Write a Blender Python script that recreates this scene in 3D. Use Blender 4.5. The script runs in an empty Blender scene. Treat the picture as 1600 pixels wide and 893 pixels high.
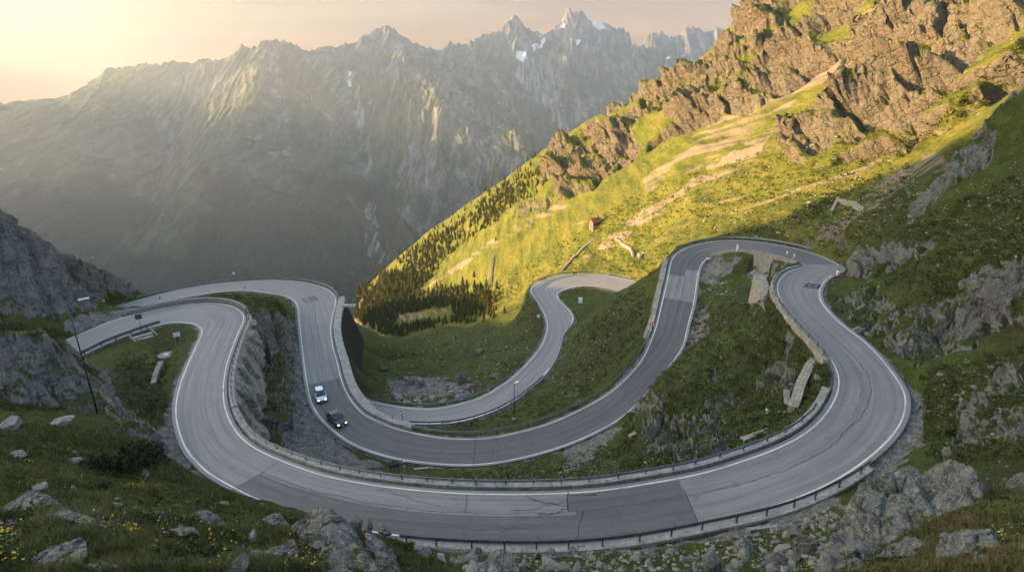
import bpy, bmesh, math, random
import numpy as np
from mathutils import Vector, Matrix
R = math.radians
random.seed(7)
RNG = np.random.default_rng(11)
scene = bpy.context.scene
COL = scene.collection

# ------------------------------------------------------------------ camera model
F, CX, CY = 900.0, 800.0, 446.5
PITCH = R(19.5)
CP, SP = math.cos(PITCH), math.sin(PITCH)
def ray(px, py):
    a = (px-CX)/F; b = (CY-py)/F
    return np.array([a, CP+b*SP, -SP+b*CP])
def at_z(px, py, z):
    d = ray(px, py); return d*(z/d[2])
def at_d(px, py, d):
    return ray(px, py)*d
def to_px(x, y, z):
    d = y*CP - z*SP; u = y*SP + z*CP
    d = np.where(d < .01, .01, d)
    return CX + F*x/d, CY - F*u/d, d

# ------------------------------------------------------------------ helpers for linking
def link(o, parent=None):
    COL.objects.link(o)
    if parent is not None: o.parent = parent
    return o
def tag(o, label=None, cat=None, group=None, kind=None):
    if label: o['label'] = label
    if cat: o['category'] = cat
    if group: o['group'] = group
    if kind: o['kind'] = kind
    return o
def thing(name, loc=(0,0,0), rz=0, label=None, cat=None, group=None):
    o = bpy.data.objects.new(name, None); o.location = [float(c) for c in loc]; o.rotation_euler = (0,0,rz)
    o.empty_display_size = .2
    link(o); return tag(o, label, cat, group)
def np_mesh(name, verts, faces, mat=None, parent=None, smooth=False, loc=None):
    """verts (n,3), faces (m,3|4) arrays -> object"""
    verts = np.asarray(verts, dtype=np.float32); faces = np.asarray(faces, dtype=np.int32)
    me = bpy.data.meshes.new(name)
    n, k = faces.shape
    me.vertices.add(len(verts)); me.vertices.foreach_set('co', verts.ravel())
    me.loops.add(n*k); me.loops.foreach_set('vertex_index', faces.ravel())
    me.polygons.add(n)
    me.polygons.foreach_set('loop_start', np.arange(0, n*k, k, dtype=np.int32))
    me.polygons.foreach_set('loop_total', np.full(n, k, dtype=np.int32))
    me.polygons.foreach_set('use_smooth', np.full(n, smooth, dtype=bool))
    me.update(calc_edges=True)
    if mat: me.materials.append(mat)
    o = bpy.data.objects.new(name, me)
    if loc is not None: o.location = loc
    return link(o, parent)
def set_col(o, arr, name='mask'):
    at = o.data.attributes.new(name, 'FLOAT_COLOR', 'POINT')
    a = np.ones((len(o.data.vertices), 4), dtype=np.float32); a[:, :arr.shape[1]] = arr
    at.data.foreach_set('color', a.ravel())

class MB:
    """collects simple shapes into one mesh"""
    def __init__(s): s.v=[]; s.f=[]; s.mi=[]; s.m=0
    def add(s, vs, fs):
        o=len(s.v); s.v += [tuple(map(float,v)) for v in vs]; s.f += [tuple(i+o for i in f) for f in fs]; s.mi += [s.m]*len(fs)
    def box(s, c, size, rz=0, rot=None, taper=1.0):
        hx,hy,hz=[a/2 for a in size]; vs=[]
        for sz in (-1,1):
            k = taper if sz>0 else 1
            for sx,sy in ((-1,-1),(1,-1),(1,1),(-1,1)): vs.append(Vector((sx*hx*k,sy*hy*k,sz*hz)))
        M = rot if rot is not None else Matrix.Rotation(rz,3,'Z')
        s.add([M@v+Vector(c) for v in vs], [(3,2,1,0),(4,5,6,7),(0,1,5,4),(1,2,6,5),(2,3,7,6),(3,0,4,7)])
    def tube(s, pts, r, n=8, r1=None, cap=True):
        pts=[Vector(p) for p in pts]; L=len(pts); vs=[]; fs=[]
        for i,p in enumerate(pts):
            t=(pts[min(i+1,L-1)]-pts[max(i-1,0)]).normalized()
            a=t.orthogonal().normalized() if abs(t.z)<.99 else Vector((1,0,0)); b=t.cross(a).normalized(); a=b.cross(t)
            rr = r if r1 is None else r+(r1-r)*i/(L-1)
            for k in range(n):
                q=2*math.pi*k/n; vs.append(p+(a*math.cos(q)+b*math.sin(q))*rr)
        for i in range(L-1):
            for k in range(n):
                k2=(k+1)%n; fs.append((i*n+k,i*n+k2,(i+1)*n+k2,(i+1)*n+k))
        if cap: fs.append(tuple(range(n-1,-1,-1))); fs.append(tuple(range((L-1)*n,L*n)))
        s.add(vs,fs)
    def lathe(s, prof, c=(0,0,0), n=16, axis='Z'):
        vs=[];fs=[]
        for r,h in prof:
            for k in range(n):
                q=2*math.pi*k/n; x,y=r*math.cos(q),r*math.sin(q)
                v={'Z':(x,y,h),'Y':(x,h,y),'X':(h,x,y)}[axis]
                vs.append((v[0]+c[0],v[1]+c[1],v[2]+c[2]))
        for i in range(len(prof)-1):
            for k in range(n):
                k2=(k+1)%n; fs.append((i*n+k,i*n+k2,(i+1)*n+k2,(i+1)*n+k))
        fs.append(tuple(range(n-1,-1,-1))); fs.append(tuple(range((len(prof)-1)*n,len(prof)*n)))
        s.add(vs,fs)
    def prism(s, poly, axis, a, b):
        """poly of 2d points extruded from a to b along axis"""
        n=len(poly); vs=[]
        for t in (a,b):
            for u,w in poly:
                vs.append({'X':(t,u,w),'Y':(u,t,w),'Z':(u,w,t)}[axis])
        fs=[tuple(range(n-1,-1,-1)),tuple(range(n,2*n))]+[(i,(i+1)%n,n+(i+1)%n,n+i) for i in range(n)]
        s.add(vs,fs)
    def build(s, name, mat, parent=None, smooth=False, bevel=0, loc=None):
        me=bpy.data.meshes.new(name); me.from_pydata(s.v,[],s.f)
        mats = mat if isinstance(mat,(list,tuple)) else [mat]
        for m in mats: me.materials.append(m)
        for p,i in zip(me.polygons,s.mi): p.material_index=i; p.use_smooth=smooth
        bm=bmesh.new(); bm.from_mesh(me); bmesh.ops.recalc_face_normals(bm,faces=bm.faces)
        if bevel: bmesh.ops.bevel(bm,geom=bm.edges[:],offset=bevel,segments=2,affect='EDGES',profile=.7)
        bm.to_mesh(me); bm.free()
        o=bpy.data.objects.new(name,me)
        if loc is not None: o.location=loc
        return link(o,parent)

# ------------------------------------------------------------------ numpy noise
_perm = np.random.default_rng(3).permutation(4096).astype(np.int64)
def _h(ix, iy, seed): return _perm[(_perm[(ix+seed*131) & 4095] + iy*17 + seed*7) & 4095]
_ang = np.linspace(0, 2*np.pi, 4096, endpoint=False)
_gx, _gy = np.cos(_ang).astype(np.float32), np.sin(_ang).astype(np.float32)
def pn(x, y, seed=0):
    x=np.asarray(x,dtype=np.float64); y=np.asarray(y,dtype=np.float64)
    ix=np.floor(x).astype(np.int64); iy=np.floor(y).astype(np.int64)
    fx=(x-ix).astype(np.float32); fy=(y-iy).astype(np.float32)
    u=fx*fx*fx*(fx*(fx*6-15)+10); v=fy*fy*fy*(fy*(fy*6-15)+10)
    def g(dx,dy):
        h=_h(ix+dx,iy+dy,seed); return _gx[h]*(fx-dx)+_gy[h]*(fy-dy)
    a=g(0,0); b=g(1,0); c=g(0,1); d=g(1,1)
    return (a+(b-a)*u+(c-a)*v+(a-b-c+d)*u*v)*1.5
def fbm(x,y,o=5,seed=0,gain=.5,lac=2.03):
    s=0;a=1.;t=0
    for i in range(o):
        s=s+a*pn(x,y,seed+i); t+=a; a*=gain; x=x*lac+13.7; y=y*lac-7.3
    return s/t
def ridged(x,y,o=5,seed=0,gain=.5,lac=2.1):
    s=0;a=1.;t=0;w=1.
    for i in range(o):
        n=1-np.abs(pn(x,y,seed+i))*1.6; n=np.clip(n,0,1)**2
        s=s+a*n*w; w=np.clip(n*1.6,0,1); t+=a; a*=gain; x=x*lac+3.1; y=y*lac+9.2
    return s/t
def worley(x,y,seed=0,jit=.9):
    """F1, F2, cell id value"""
    ix=np.floor(x).astype(np.int64); iy=np.floor(y).astype(np.int64)
    f1=np.full(x.shape,9.,np.float32); f2=f1.copy(); cid=np.zeros(x.shape,np.float32)
    tx=np.zeros(x.shape,np.float32); ty=np.zeros(x.shape,np.float32)
    for dx in (-1,0,1):
        for dy in (-1,0,1):
            h=_h(ix+dx,iy+dy,seed); h2=_perm[(h+77)&4095]
            px=ix+dx+.5+(h/4096-.5)*jit; py=iy+dy+.5+(h2/4096-.5)*jit
            d=np.sqrt((x-px)**2+(y-py)**2).astype(np.float32)
            m=d<f1; f2=np.where(m,f1,np.minimum(f2,d)); cid=np.where(m,h/4096,cid)
            tx=np.where(m,x-px,tx); ty=np.where(m,y-py,ty); f1=np.where(m,d,f1)
    return f1,f2,cid,tx,ty
def sstep(a,b,x):
    t=np.clip((x-a)/(b-a),0,1); return t*t*(3-2*t)
def blur(a, n):
    for _ in range(n):
        p=np.pad(a,1,mode='edge')
        a=(p[:-2,1:-1]+p[2:,1:-1]+p[1:-1,:-2]+p[1:-1,2:]+4*a)/8
    return a
def in_poly(px,py,poly):
    x=np.asarray(px); y=np.asarray(py); r=np.zeros(x.shape,bool); n=len(poly)
    for i in range(n):
        x0,y0=poly[i]; x1,y1=poly[(i+1)%n]
        if y0==y1: continue
        c=((y0>y)!=(y1>y)) & (x < (x1-x0)*(y-y0)/(y1-y0)+x0)
        r^=c
    return r
def cr_resample(P, step):
    """Catmull-Rom through P then uniform resample"""
    P=np.asarray(P,float); n=len(P); out=[]
    for i in range(n-1):
        p0=P[max(i-1,0)];p1=P[i];p2=P[i+1];p3=P[min(i+2,n-1)]
        t=np.linspace(0,1,24,endpoint=False)[:,None]
        # centripetal-ish: limit tangents
        m1=(p2-p0)/2; m2=(p3-p1)/2; L=np.linalg.norm(p2-p1)
        for m in (m1,m2):
            l=np.linalg.norm(m)
            if l>L: m*= L/l
        h=(2*t**3-3*t**2+1)*p1+(t**3-2*t**2+t)*m1+(-2*t**3+3*t**2)*p2+(t**3-t**2)*m2
        out.append(h)
    out=np.vstack(out+[P[-1:]])
    d=np.r_[0,np.cumsum(np.linalg.norm(np.diff(out,axis=0),axis=1))]
    m=max(2,int(round(d[-1]/step))+1); s=np.linspace(0,d[-1],m)
    return np.stack([np.interp(s,d,out[:,k]) for k in range(out.shape[1])],1)
# ------------------------------------------------------------------ roads: edge lines traced, each on its own level
def fill_z(lst):
    P=[list(p)+([None] if len(p)==2 else []) for p in lst]
    s=[0]
    for a,b in zip(P,P[1:]): s.append(s[-1]+math.hypot(a[0]-b[0],(a[1]-b[1])*2))
    ks=[i for i,p in enumerate(P) if p[2] is not None]
    zz=np.interp(s,[s[i] for i in ks],[P[i][2] for i in ks])
    return np.array([at_z(p[0],p[1],z) for p,z in zip(P,zz)])
def dtw(A,B):
    n,m=len(A),len(B)
    D=np.linalg.norm(A[:,None,:2]-B[None,:,:2],axis=2)**1.5
    C=np.full((n,m),1e18); C[0,0]=D[0,0]; T=np.zeros((n,m),np.int8)
    for i in range(n):
        for j in range(m):
            if i==0 and j==0: continue
            best=1e18;t=0
            if i and j and C[i-1,j-1]+D[i,j]*1.0<best: best=C[i-1,j-1]+D[i,j]*1.0;t=0
            if i and C[i-1,j]+D[i,j]<best: best=C[i-1,j]+D[i,j];t=1
            if j and C[i,j-1]+D[i,j]<best: best=C[i,j-1]+D[i,j];t=2
            C[i,j]=best;T[i,j]=t
    i,j=n-1,m-1; path=[(i,j)]
    while i or j:
        t=T[i,j]
        if t==0:i-=1;j-=1
        elif t==1:i-=1
        else:j-=1
        path.append((i,j))
    return path[::-1]
def gsm(A,k):
    n=len(A)
    for _ in range(k):
        A2=A.copy(); A2[1:-1]=(A[:-2]+2*A[1:-1]+A[2:])/4; A=A2
    return A
class Road: pass
def make_road(left,right,step=.6):
    A=cr_resample(fill_z(left),step*1.4); B=cr_resample(fill_z(right),step*1.4)
    path=dtw(A,B)
    L=A[[p[0] for p in path]]; Rr=B[[p[1] for p in path]]
    z=(L[:,2]+Rr[:,2])/2
    # keep each edge on its own line of sight at the common level
    L=L*(z/L[:,2])[:,None]; Rr=Rr*(z/Rr[:,2])[:,None]
    C=(L+Rr)/2
    d=np.r_[0,np.cumsum(np.linalg.norm(np.diff(C,axis=0),axis=1)+1e-6)]
    n=int(d[-1]/step); s=np.linspace(0,d[-1],n)
    f=lambda X:np.stack([np.interp(s,d,X[:,k]) for k in range(3)],1)
    L=gsm(f(L),6); Rr=gsm(f(Rr),6)
    r=Road(); r.L=L; r.R=Rr; r.C=(L+Rr)/2
    dC=np.gradient(r.C,axis=0); dC[:,2]=0; r.T=dC/np.linalg.norm(dC,axis=1)[:,None]
    W=Rr-L; W[:,2]=0; r.W=np.linalg.norm(W,axis=1); r.N=W/np.maximum(r.W,.01)[:,None]   # left -> right
    r.s=np.r_[0,np.cumsum(np.linalg.norm(np.diff(r.C,axis=0),axis=1))]; r.n=len(L)
    return r
def near_i(r,px,py,side=None):
    E={'L':r.L,'R':r.R,None:r.C}[side]
    u,v,_=to_px(E[:,0],E[:,1],E[:,2]); return int(np.argmin((u-px)**2+(v-py)**2))

L1=[(40,556,-44.2),(104,531),(150,511,-43.3),(175,501),(212,491),(250,482.5),(287,475.5),(325,473,-42.2),(355,476),(372,482.5),(381,492,-41.5),(381,502),(375,515),(365,540),(355,570),(350,600,-39.2),(351,630),(359,655,-38),(375,680),(400,700,-36.9),(446,721),(500,740,-35.4),(550,751),(600,759),(650,764.5,-34),(700,768.5),(750,770.5,-33.4),(825,771),(887,769,-32.6),(950,764),(1000,756,-31.8),(1060,746),(1110,735,-31),(1160,719),(1205,703,-30.2),(1250,681),(1283,654,-29.4),(1303,624),(1310,600,-28.9),(1306,577),(1293,555,-28.5),(1262,522),(1240,498,-28.3),(1223,475),(1214,455,-28.1),(1217,438),(1229,425),(1245,419),(1258,416.5,-28),(1262,415.3,-28),
    (1252,411,-28.2),(1225,402),(1200,396,-30.2),(1162,391,-31.6),(1140,392),(1117,397,-33.2),(1102,406),(1094,417,-34.9),(1090,434),(1085,470,-37.8),(1075,510,-40),(1067,541,-41.6),(1046,573),(1018,606,-44.8),(984,642),(962,658,-47),(912,684),(860,703,-49),(800,718),(750,725.5,-49.8),(700,725.5),(650,721,-50.2),(612,714.5),(575,703.5),(545,690,-50.5),(520,672),(500,652),(487,632,-50.5),(480,605),(475,572),(470,527,-50),(467,500),(465.5,480,-49.8),(459,469),(445,462),(420,457.5,-49.6),(382,453.5),(340,456),(287,465),(250,472,-49.3),(207,481),(150,497,-49)]
R1=[(62,588,-44.2),(122,558),(164,537,-43.3),(200,523),(245,508),(272,503.5,-42.2),(296,504.5),(309,508.5),(315.5,517,-41.4),(313,526),(303,547),(292,572),(282,597,-39.2),(275,625),(274,650,-38),(279,675),(288,698),(300,715,-36.9),(325,739),(350,754),(375,767.5,-35.6),(400,780),(437,792),(482,806,-34.6),(530,821),(600,834),(672,842,-33.6),(740,846),(832,848,-33),(915,845),(1000,835,-32.1),(1075,821),(1160,803,-31.4),(1225,786.5),(1290,759,-30.6),(1342,728),(1382,695,-29.8),(1405,668),(1416.5,637,-29.1),(1414,610),(1401,590,-28.7),(1375,557),(1350,532,-28.45),(1325,514),(1307,499,-28.3),(1293,484),(1283.5,471),(1280.5,458,-28.1),(1285,445),(1292,436),(1303,429.5,-28),(1314,425.5),(1319,420.5,-28),
    (1310,414,-28.2),(1287,402),(1250,390),(1212,382,-30.2),(1175,377),(1137,375.5,-32.1),(1100,379),(1075,386,-34),(1057,396),(1048.5,408),(1044,430,-36.1),(1037,460,-37.8),(1026,507,-40),(1016,535,-41.6),(1003,562),(982,587,-44.8),(950,615,-46),(900,643,-47.4),(850,664),(787,680,-49.4),(750,685),(700,684.5),(660,679,-50.2),(620,669.5),(590,657.5),(567,645),(547,622,-50.5),(535,597),(527,565,-50.3),(520,540),(517,512),(521,487,-49.9),(525,472),(522,461),(510,451),(487,443.5),(462,439.5,-49.6),(425,437.5),(375,440),(325,445),(275,454,-49.3),(230,465),(190,476),(140,491,-49)]
L3=[(540,603,-56),(575,625,-55.5),(600,631),(637,636.5),(675,638,-54.8),(712,632),(750,621),(775,607),(800,590,-54.2),(830,560),(847,537,-53.6),(855,510),(850,490),(840,472.5),(830,458,-53.2),(831,448),(848,438),(875,431,-53),(912,428),(950,430.5),(985,437.5,-52.8),(1010,447,-52.6)]
R3=[(548,618,-56),(585,647,-55.5),(612,656),(650,661.5,-55),(700,660.5),(725,656.5),(762,645.5),(800,627,-54.2),(828,606),(855,580),(871,552,-53.6),(880,521),(889,511),(896,498),(890,485),(877,472),(870,460.5,-53.2),(878,454),(900,447.5),(925,446.5,-53),(952,451),(980,461,-52.6)]
road=make_road(L1,R1); road3=make_road(L3,R3)
# a short lower lane seen through the gap under the top loop
road4=make_road([(1172,427,-33.5),(1186,418),(1207,411,-33.2),(1240,407,-32.9)],[(1186,440,-33.5),(1196,430),(1216,423,-33.2),(1250,420,-32.9)])
I_PIV=near_i(road,1262,415,'L')
print('road length',road.s[-1],'pivot',road.s[I_PIV],'W',road.W.min(),road.W.max(), road3.W.min(),road3.W.max())
# ------------------------------------------------------------------ terrain: control lines -> relaxed height grid
X0,X1,Y0,Y1 = -400.,440.,-60.,660.
CTRL=[]      # arrays of (x,y,z), weight by density
def cl(pts, step=1.0):
    """pts of (px,py,depth)"""
    P=np.array([at_d(*p) for p in pts]); CTRL.append(dens(P,step))
def cz(pts, step=1.0):
    P=np.array([at_z(*p) for p in pts]); CTRL.append(dens(P,step))
def cw(pts, step=1.0):
    CTRL.append(dens(np.array(pts,float),step))
def dens(P,step):
    out=[]
    for a,b in zip(P,P[1:]):
        n=max(1,int(np.linalg.norm((b-a)[:2])/step)); t=np.linspace(0,1,n,endpoint=False)[:,None]
        out.append(a+(b-a)*t)
    out.append(P[-1:]); return np.vstack(out)
# --- foreground bank the camera stands on
cw([(-60,-50,6),(0,-40,4),(60,-50,10)]); cw([(-6,-3,-1.2),(0,0,-1.9),(6,-3,-1.4)])
cl([(-300,893,6),(0,893,6.6),(200,893,7.2),(400,893,8.2),(540,893,10.5),(620,893,16),(700,893,25),(800,893,31.5),(1000,893,32.5),(1180,893,31),(1280,893,25),(1400,893,17),(1600,893,12),(1900,893,10)])
cl([(-200,780,11),(0,780,12),(200,800,12.5),(400,830,14),(520,845,16),(600,862,20)])
cl([(-200,640,22),(0,645,26),(100,655,29),(180,668,32),(240,695,36),(285,735,41),(330,758,36),(380,779,30),(440,800,24),(490,812,21),(560,830,22),(640,852,29)])
cl([(660,872,33),(760,872,35),(900,872,36),(1100,866,35.5),(1250,850,33)])
# --- left crags
cl([(-120,520,62),(0,520,64),(60,519,68),(105,532,71),(128,562,71),(163,612,68),(190,650,65),(235,690,60)])
cl([(-120,640,58),(0,632,60),(80,640,63),(150,648,63.5),(180,665,60),(225,700,55)])
cl([(-100,280,104),(0,322,108),(40,346,112),(75,381,118),(105,396,126),(150,406,134),(180,425,139),(213,456,142)])
cl([(-100,500,98),(0,500,100),(50,500,104),(100,492,110),(140,487,114),(165,478,126),(195,473,136)])
cl([(0,410,106),(60,430,110),(110,440,116),(150,455,121)])
cw([(-150,120,-20),(-150,80,-22),(-150,40,-12),(-120,0,0)]); cw([(-105,84,-42),(-118,80,-40)])
# --- cliff between the first and second road on the left
cz([(436,520,-48.6),(446,560,-48.8),(456,600,-49),(462,640,-49.2),(456,672,-49.3),(448,692,-49),(470,708,-48.5),(520,725,-47.5),(560,738,-45.8)],.6)
cz([(436,462,-45.5),(420,470,-44.5),(405,478,-43)])
cl([(330,462,130),(390,468,125),(425,478,121),(445,505,112)])
# garden slope inside the first loop, with steps
cz([(215,535,-42.6),(180,560,-41.5),(150,600,-40),(200,610,-42),(240,600,-43.5)])
cz([(262,555,-44.0),(268,545,-43.8)]); cz([(215,680,-40.6),(240,650,-42.2),(255,610,-43.2),(262,580,-43.6)])
# --- slope between second road (right limb) and third road
cz([(600,650,-53.6),(640,668,-52.8),(690,672,-52.5),(760,662,-52),(830,640,-51.2),(900,600,-49),(930,570,-48)])
cz([(900,520,-50.5),(930,500,-48),(960,470,-45.5),(985,447,-44),(1005,432,-42.5),(1025,424,-40)])
cz([(985,520,-45.2),(1000,480,-43),(1012,450,-41)])
# --- hump between second road and first road (right)
cz([(966,655,-44.6),(985,628,-42.6),(1012,598,-40.6),(1044,568,-38.6),(1064,545,-38.6)],.6)
cz([(1000,690,-41.5),(1010,650,-38.5),(1050,610,-36.5),(1100,570,-35.8),(1150,560,-35)])
cz([(700,742,-42),(800,738,-41.5),(900,722,-41),(980,705,-41)])
cz([(1060,690,-37),(1120,650,-34.8),(1180,610,-33.8),(1220,570,-33.4)])
cz([(1100,500,-38.5),(1150,500,-36.2),(1190,500,-34.4)]); cz([(1110,450,-36.6),(1150,455,-35.2)])
cz([(1120,412,-35.6),(1145,408,-34.6),(1180,407,-33.4),(1215,408,-32.7),(1240,410,-31.6)],.6)
cz([(1222,500,-33.2),(1240,540,-33.4),(1252,575,-33.0)]); cz([(1205,440,-33.8),(1212,470,-33.8)])
cz([(1262,590,-32),(1275,620,-31.4),(1262,650,-31.3),(1225,675,-32),(1150,705,-33.2),(1060,733,-34.4),(950,750,-35.3),(800,760,-37),(700,757,-38.4),(620,750,-40),(560,742,-41.5)])
# --- right-hand hillside above the first road
cl([(1424,600,54.5),(1436,640,52),(1425,690,48),(1390,735,45)])
cl([(1440,575,58),(1470,640,51.5),(1500,680,46.5),(1530,715,40),(1600,730,31),(1800,760,20)])
cl([(1330,470,79),(1370,520,69),(1420,550,61.5)]); cl([(1330,425,86),(1345,440,83),(1365,470,76.5),(1420,520,65)])
cl([(1345,405,88),(1400,392,83),(1470,385,77),(1540,340,71),(1600,300,67),(1800,250,56)])
cl([(1405,478,70.5),(1440,482,68),(1500,450,65.5),(1560,415,62.5),(1600,392,60.5),(1800,330,50)],.5); cl([(1425,545,63),(1445,556,62),(1500,522,62.8),(1560,492,60.2),(1600,472,58.6),(1800,410,49)],.5)
cl([(1480,585,57),(1550,560,54.5),(1600,545,52.5),(1800,520,42)])
cl([(1500,620,51.5),(1600,600,46)])
cl([(1560,890,13),(1540,820,18),(1500,760,27),(1420,745,36),(1360,765,37),(1310,800,35),(1290,850,31)])
cl([(1480,720,41),(1420,738,42),(1385,760,42)])
# dark crest and the slope that runs behind it
cl([(1800,150,66),(1600,228,74.5),(1535,268,77.5),(1470,306,81),(1444,332,85)],.5)
cl([(1900,-150,62),(1700,20,74),(1600,122,78.5),(1545,182,80.5),(1482,242,82.5),(1442,300,85),(1425,345,88)],.5)
cl([(1900,-250,90),(1700,0,98),(1600,112,100),(1545,160,102),(1485,215,103),(1430,262,101),(1395,300,99),(1335,345,100)])
cl([(1285,385,101),(1330,380,98),(1400,352,88)])
# --- sunlit mountain side
cl([(1060,377,127),(1150,364,127),(1250,374,111)])
cl([(1600,50,130),(1600,0,150),(1600,-150,190)]); cl([(1430,235,106),(1430,150,135),(1430,60,170),(1430,0,190),(1430,-150,230)])
cl([(1330,330,105),(1320,290,118),(1300,200,155),(1300,100,200),(1290,0,245),(1300,-120,285)])
cl([(1200,340,128),(1205,300,150),(1200,200,200),(1200,100,250),(1200,0,285)])
cl([(1095,372,150),(1080,300,200),(1080,200,255),(1085,100,300)]); cl([(1000,428,195),(1000,400,205),(1000,330,235),(1000,250,275),(1005,145,328)])
cl([(930,424,222),(930,345,258),(930,280,296),(930,184,368)]); cl([(800,500,272),(800,420,305),(800,340,350),(800,274,428)])
cl([(700,490,345),(700,460,372),(700,400,425),(700,342,492)]); cl([(600,545,330),(600,500,395),(600,460,455),(600,425,530)])
SKY=[(1330,-200,310),(1255,-80,300),(1200,0,290),(1130,62,300),(1085,98,306),(1030,127,325),(975,163,350),(930,181,376),(870,220,410),(800,271,438),(740,311,470),(690,346,500),(640,385,520),(590,430,540),(560,456,550)]
cl(SKY)
cl([(p[0],p[1]+18,p[2]*1.12) for p in SKY])
# knoll and boulder hollow below the third road
cl([(800,560,118),(760,550,138),(720,512,178),(690,506,190),(650,520,196),(615,545,190)]); cl([(760,590,117),(700,560,148),(640,560,160),(590,575,158)])
cl([(740,606,112),(680,600,121),(620,604,124),(585,606,127)]); cl([(800,520,160),(770,512,185),(740,508,200)])
cl([(840,505,137),(810,500,152),(800,500,175)])
cl([(560,600,128),(556,540,150),(556,500,190)])
cl([(545,625,118),(560,622,112),(572,618,110)])
# --- valley falling away behind the left loop
cw([(-46,150,-64),(-70,158,-66),(-95,155,-66),(-115,140,-62)]); cw([(-40,138,-66),(-30,122,-64),(-24,112,-62)])
cw([(-30,180,-95),(-80,190,-100),(-130,180,-95)]); cw([(-60,300,-190),(-140,300,-200),(-260,280,-180)])
cw([(-120,480,-290),(-250,480,-310),(-390,420,-300)]); cw([(-390,650,-380),(-200,650,-380),(0,650,-330),(200,650,-200),(430,650,-60)])
cw([(-240,60,-20),(-240,160,-90)]); cw([(430,0,150),(430,300,190),(430,500,80)]); cw([(150,-50,60),(90,-20,22)])
def road_ctrl(r, ex=.9):
    for k in np.linspace(-ex,1,6):
        pass
    for off in (-ex,0):
        P=r.L+r.N*off; P=P.copy(); P[:,2]-=.15; CTRL.append(P)
        P=r.R-r.N*off; P=P.copy(); P[:,2]-=.15; CTRL.append(P)
    for k in (.2,.35,.5,.65,.8):
        P=r.L*(1-k)+r.R*k; P=P.copy(); P[:,2]-=.15; CTRL.append(P)
for r in (road,road3,road4): road_ctrl(r)
_a,_b=sorted((near_i(road,384,505,'L'),near_i(road,390,675,'L')))
for off_,dn_ in ((1.9,6.2),(2.9,8.2)):
    P=road.L[_a:_b]-road.N[_a:_b]*off_; P=P.copy(); P[:,2]-=dn_; CTRL.append(P)
ALLC=np.vstack(CTRL)

def solve():
    G=None
    for h,it in ((24,400),(12,260),(6,200),(3,160),(1.5,160),(.75,110)):
        nx=int((X1-X0)/h)+1; ny=int((Y1-Y0)/h)+1
        ix=np.clip(np.round((ALLC[:,0]-X0)/h).astype(int),0,nx-1); iy=np.clip(np.round((ALLC[:,1]-Y0)/h).astype(int),0,ny-1)
        ok=(ALLC[:,0]>=X0)&(ALLC[:,0]<=X1)&(ALLC[:,1]>=Y0)&(ALLC[:,1]<=Y1)
        idx=(iy*nx+ix)[ok]
        cnt=np.bincount(idx,minlength=nx*ny); sm=np.bincount(idx,weights=ALLC[ok,2],minlength=nx*ny)
        fix=(cnt>0).reshape(ny,nx); val=np.where(cnt>0,sm/np.maximum(cnt,1),0).reshape(ny,nx)
        if G is None: G=np.full((ny,nx),-60.)
        else:
            yy=np.linspace(0,G.shape[0]-1,ny); xx=np.linspace(0,G.shape[1]-1,nx)
            y0=np.minimum(yy.astype(int),G.shape[0]-2); x0=np.minimum(xx.astype(int),G.shape[1]-2)
            fy=(yy-y0)[:,None]; fx=(xx-x0)[None,:]
            G=(G[y0][:,x0]*(1-fx)+G[y0][:,x0+1]*fx)*(1-fy)+(G[y0+1][:,x0]*(1-fx)+G[y0+1][:,x0+1]*fx)*fy
        G=np.where(fix,val,G); G=G.astype(np.float32); val=val.astype(np.float32)
        for k in range(it):
            p=np.pad(G,1,mode='edge')
            A=(p[:-2,1:-1]+p[2:,1:-1]+p[1:-1,:-2]+p[1:-1,2:])*.25
            # a little thin-plate pull keeps ridges round instead of tented
            if k%2: G=np.where(fix,val,A); continue
            A=(A+G)*.5
            q=np.pad(A,1,mode='edge')
            A2=((q[:-2,1:-1]+q[2:,1:-1]+q[1:-1,:-2]+q[1:-1,2:])*.25+A)*.5
            G=np.where(fix,val,1.8*A-.8*A2)
    return G,h
GZ,GH=solve()
GZ=blur(GZ,2)
def samp(G,h,x,y):
    """cubic b-spline sample"""
    u=np.clip((x-X0)/h,1.001,G.shape[1]-3.001); v=np.clip((y-Y0)/h,1.001,G.shape[0]-3.001)
    i=u.astype(int); j=v.astype(int); fu=(u-i).astype(np.float32); fv=(v-j).astype(np.float32)
    def w(t): return ((1-t)**3/6,(3*t**3-6*t**2+4)/6,(-3*t**3+3*t**2+3*t+1)/6,t**3/6)
    wu=w(fu); wv=w(fv); s=0
    for b in range(4):
        for a in range(4): s=s+G[j+b-1,i+a-1]*wu[a]*wv[b]
    return s
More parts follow.
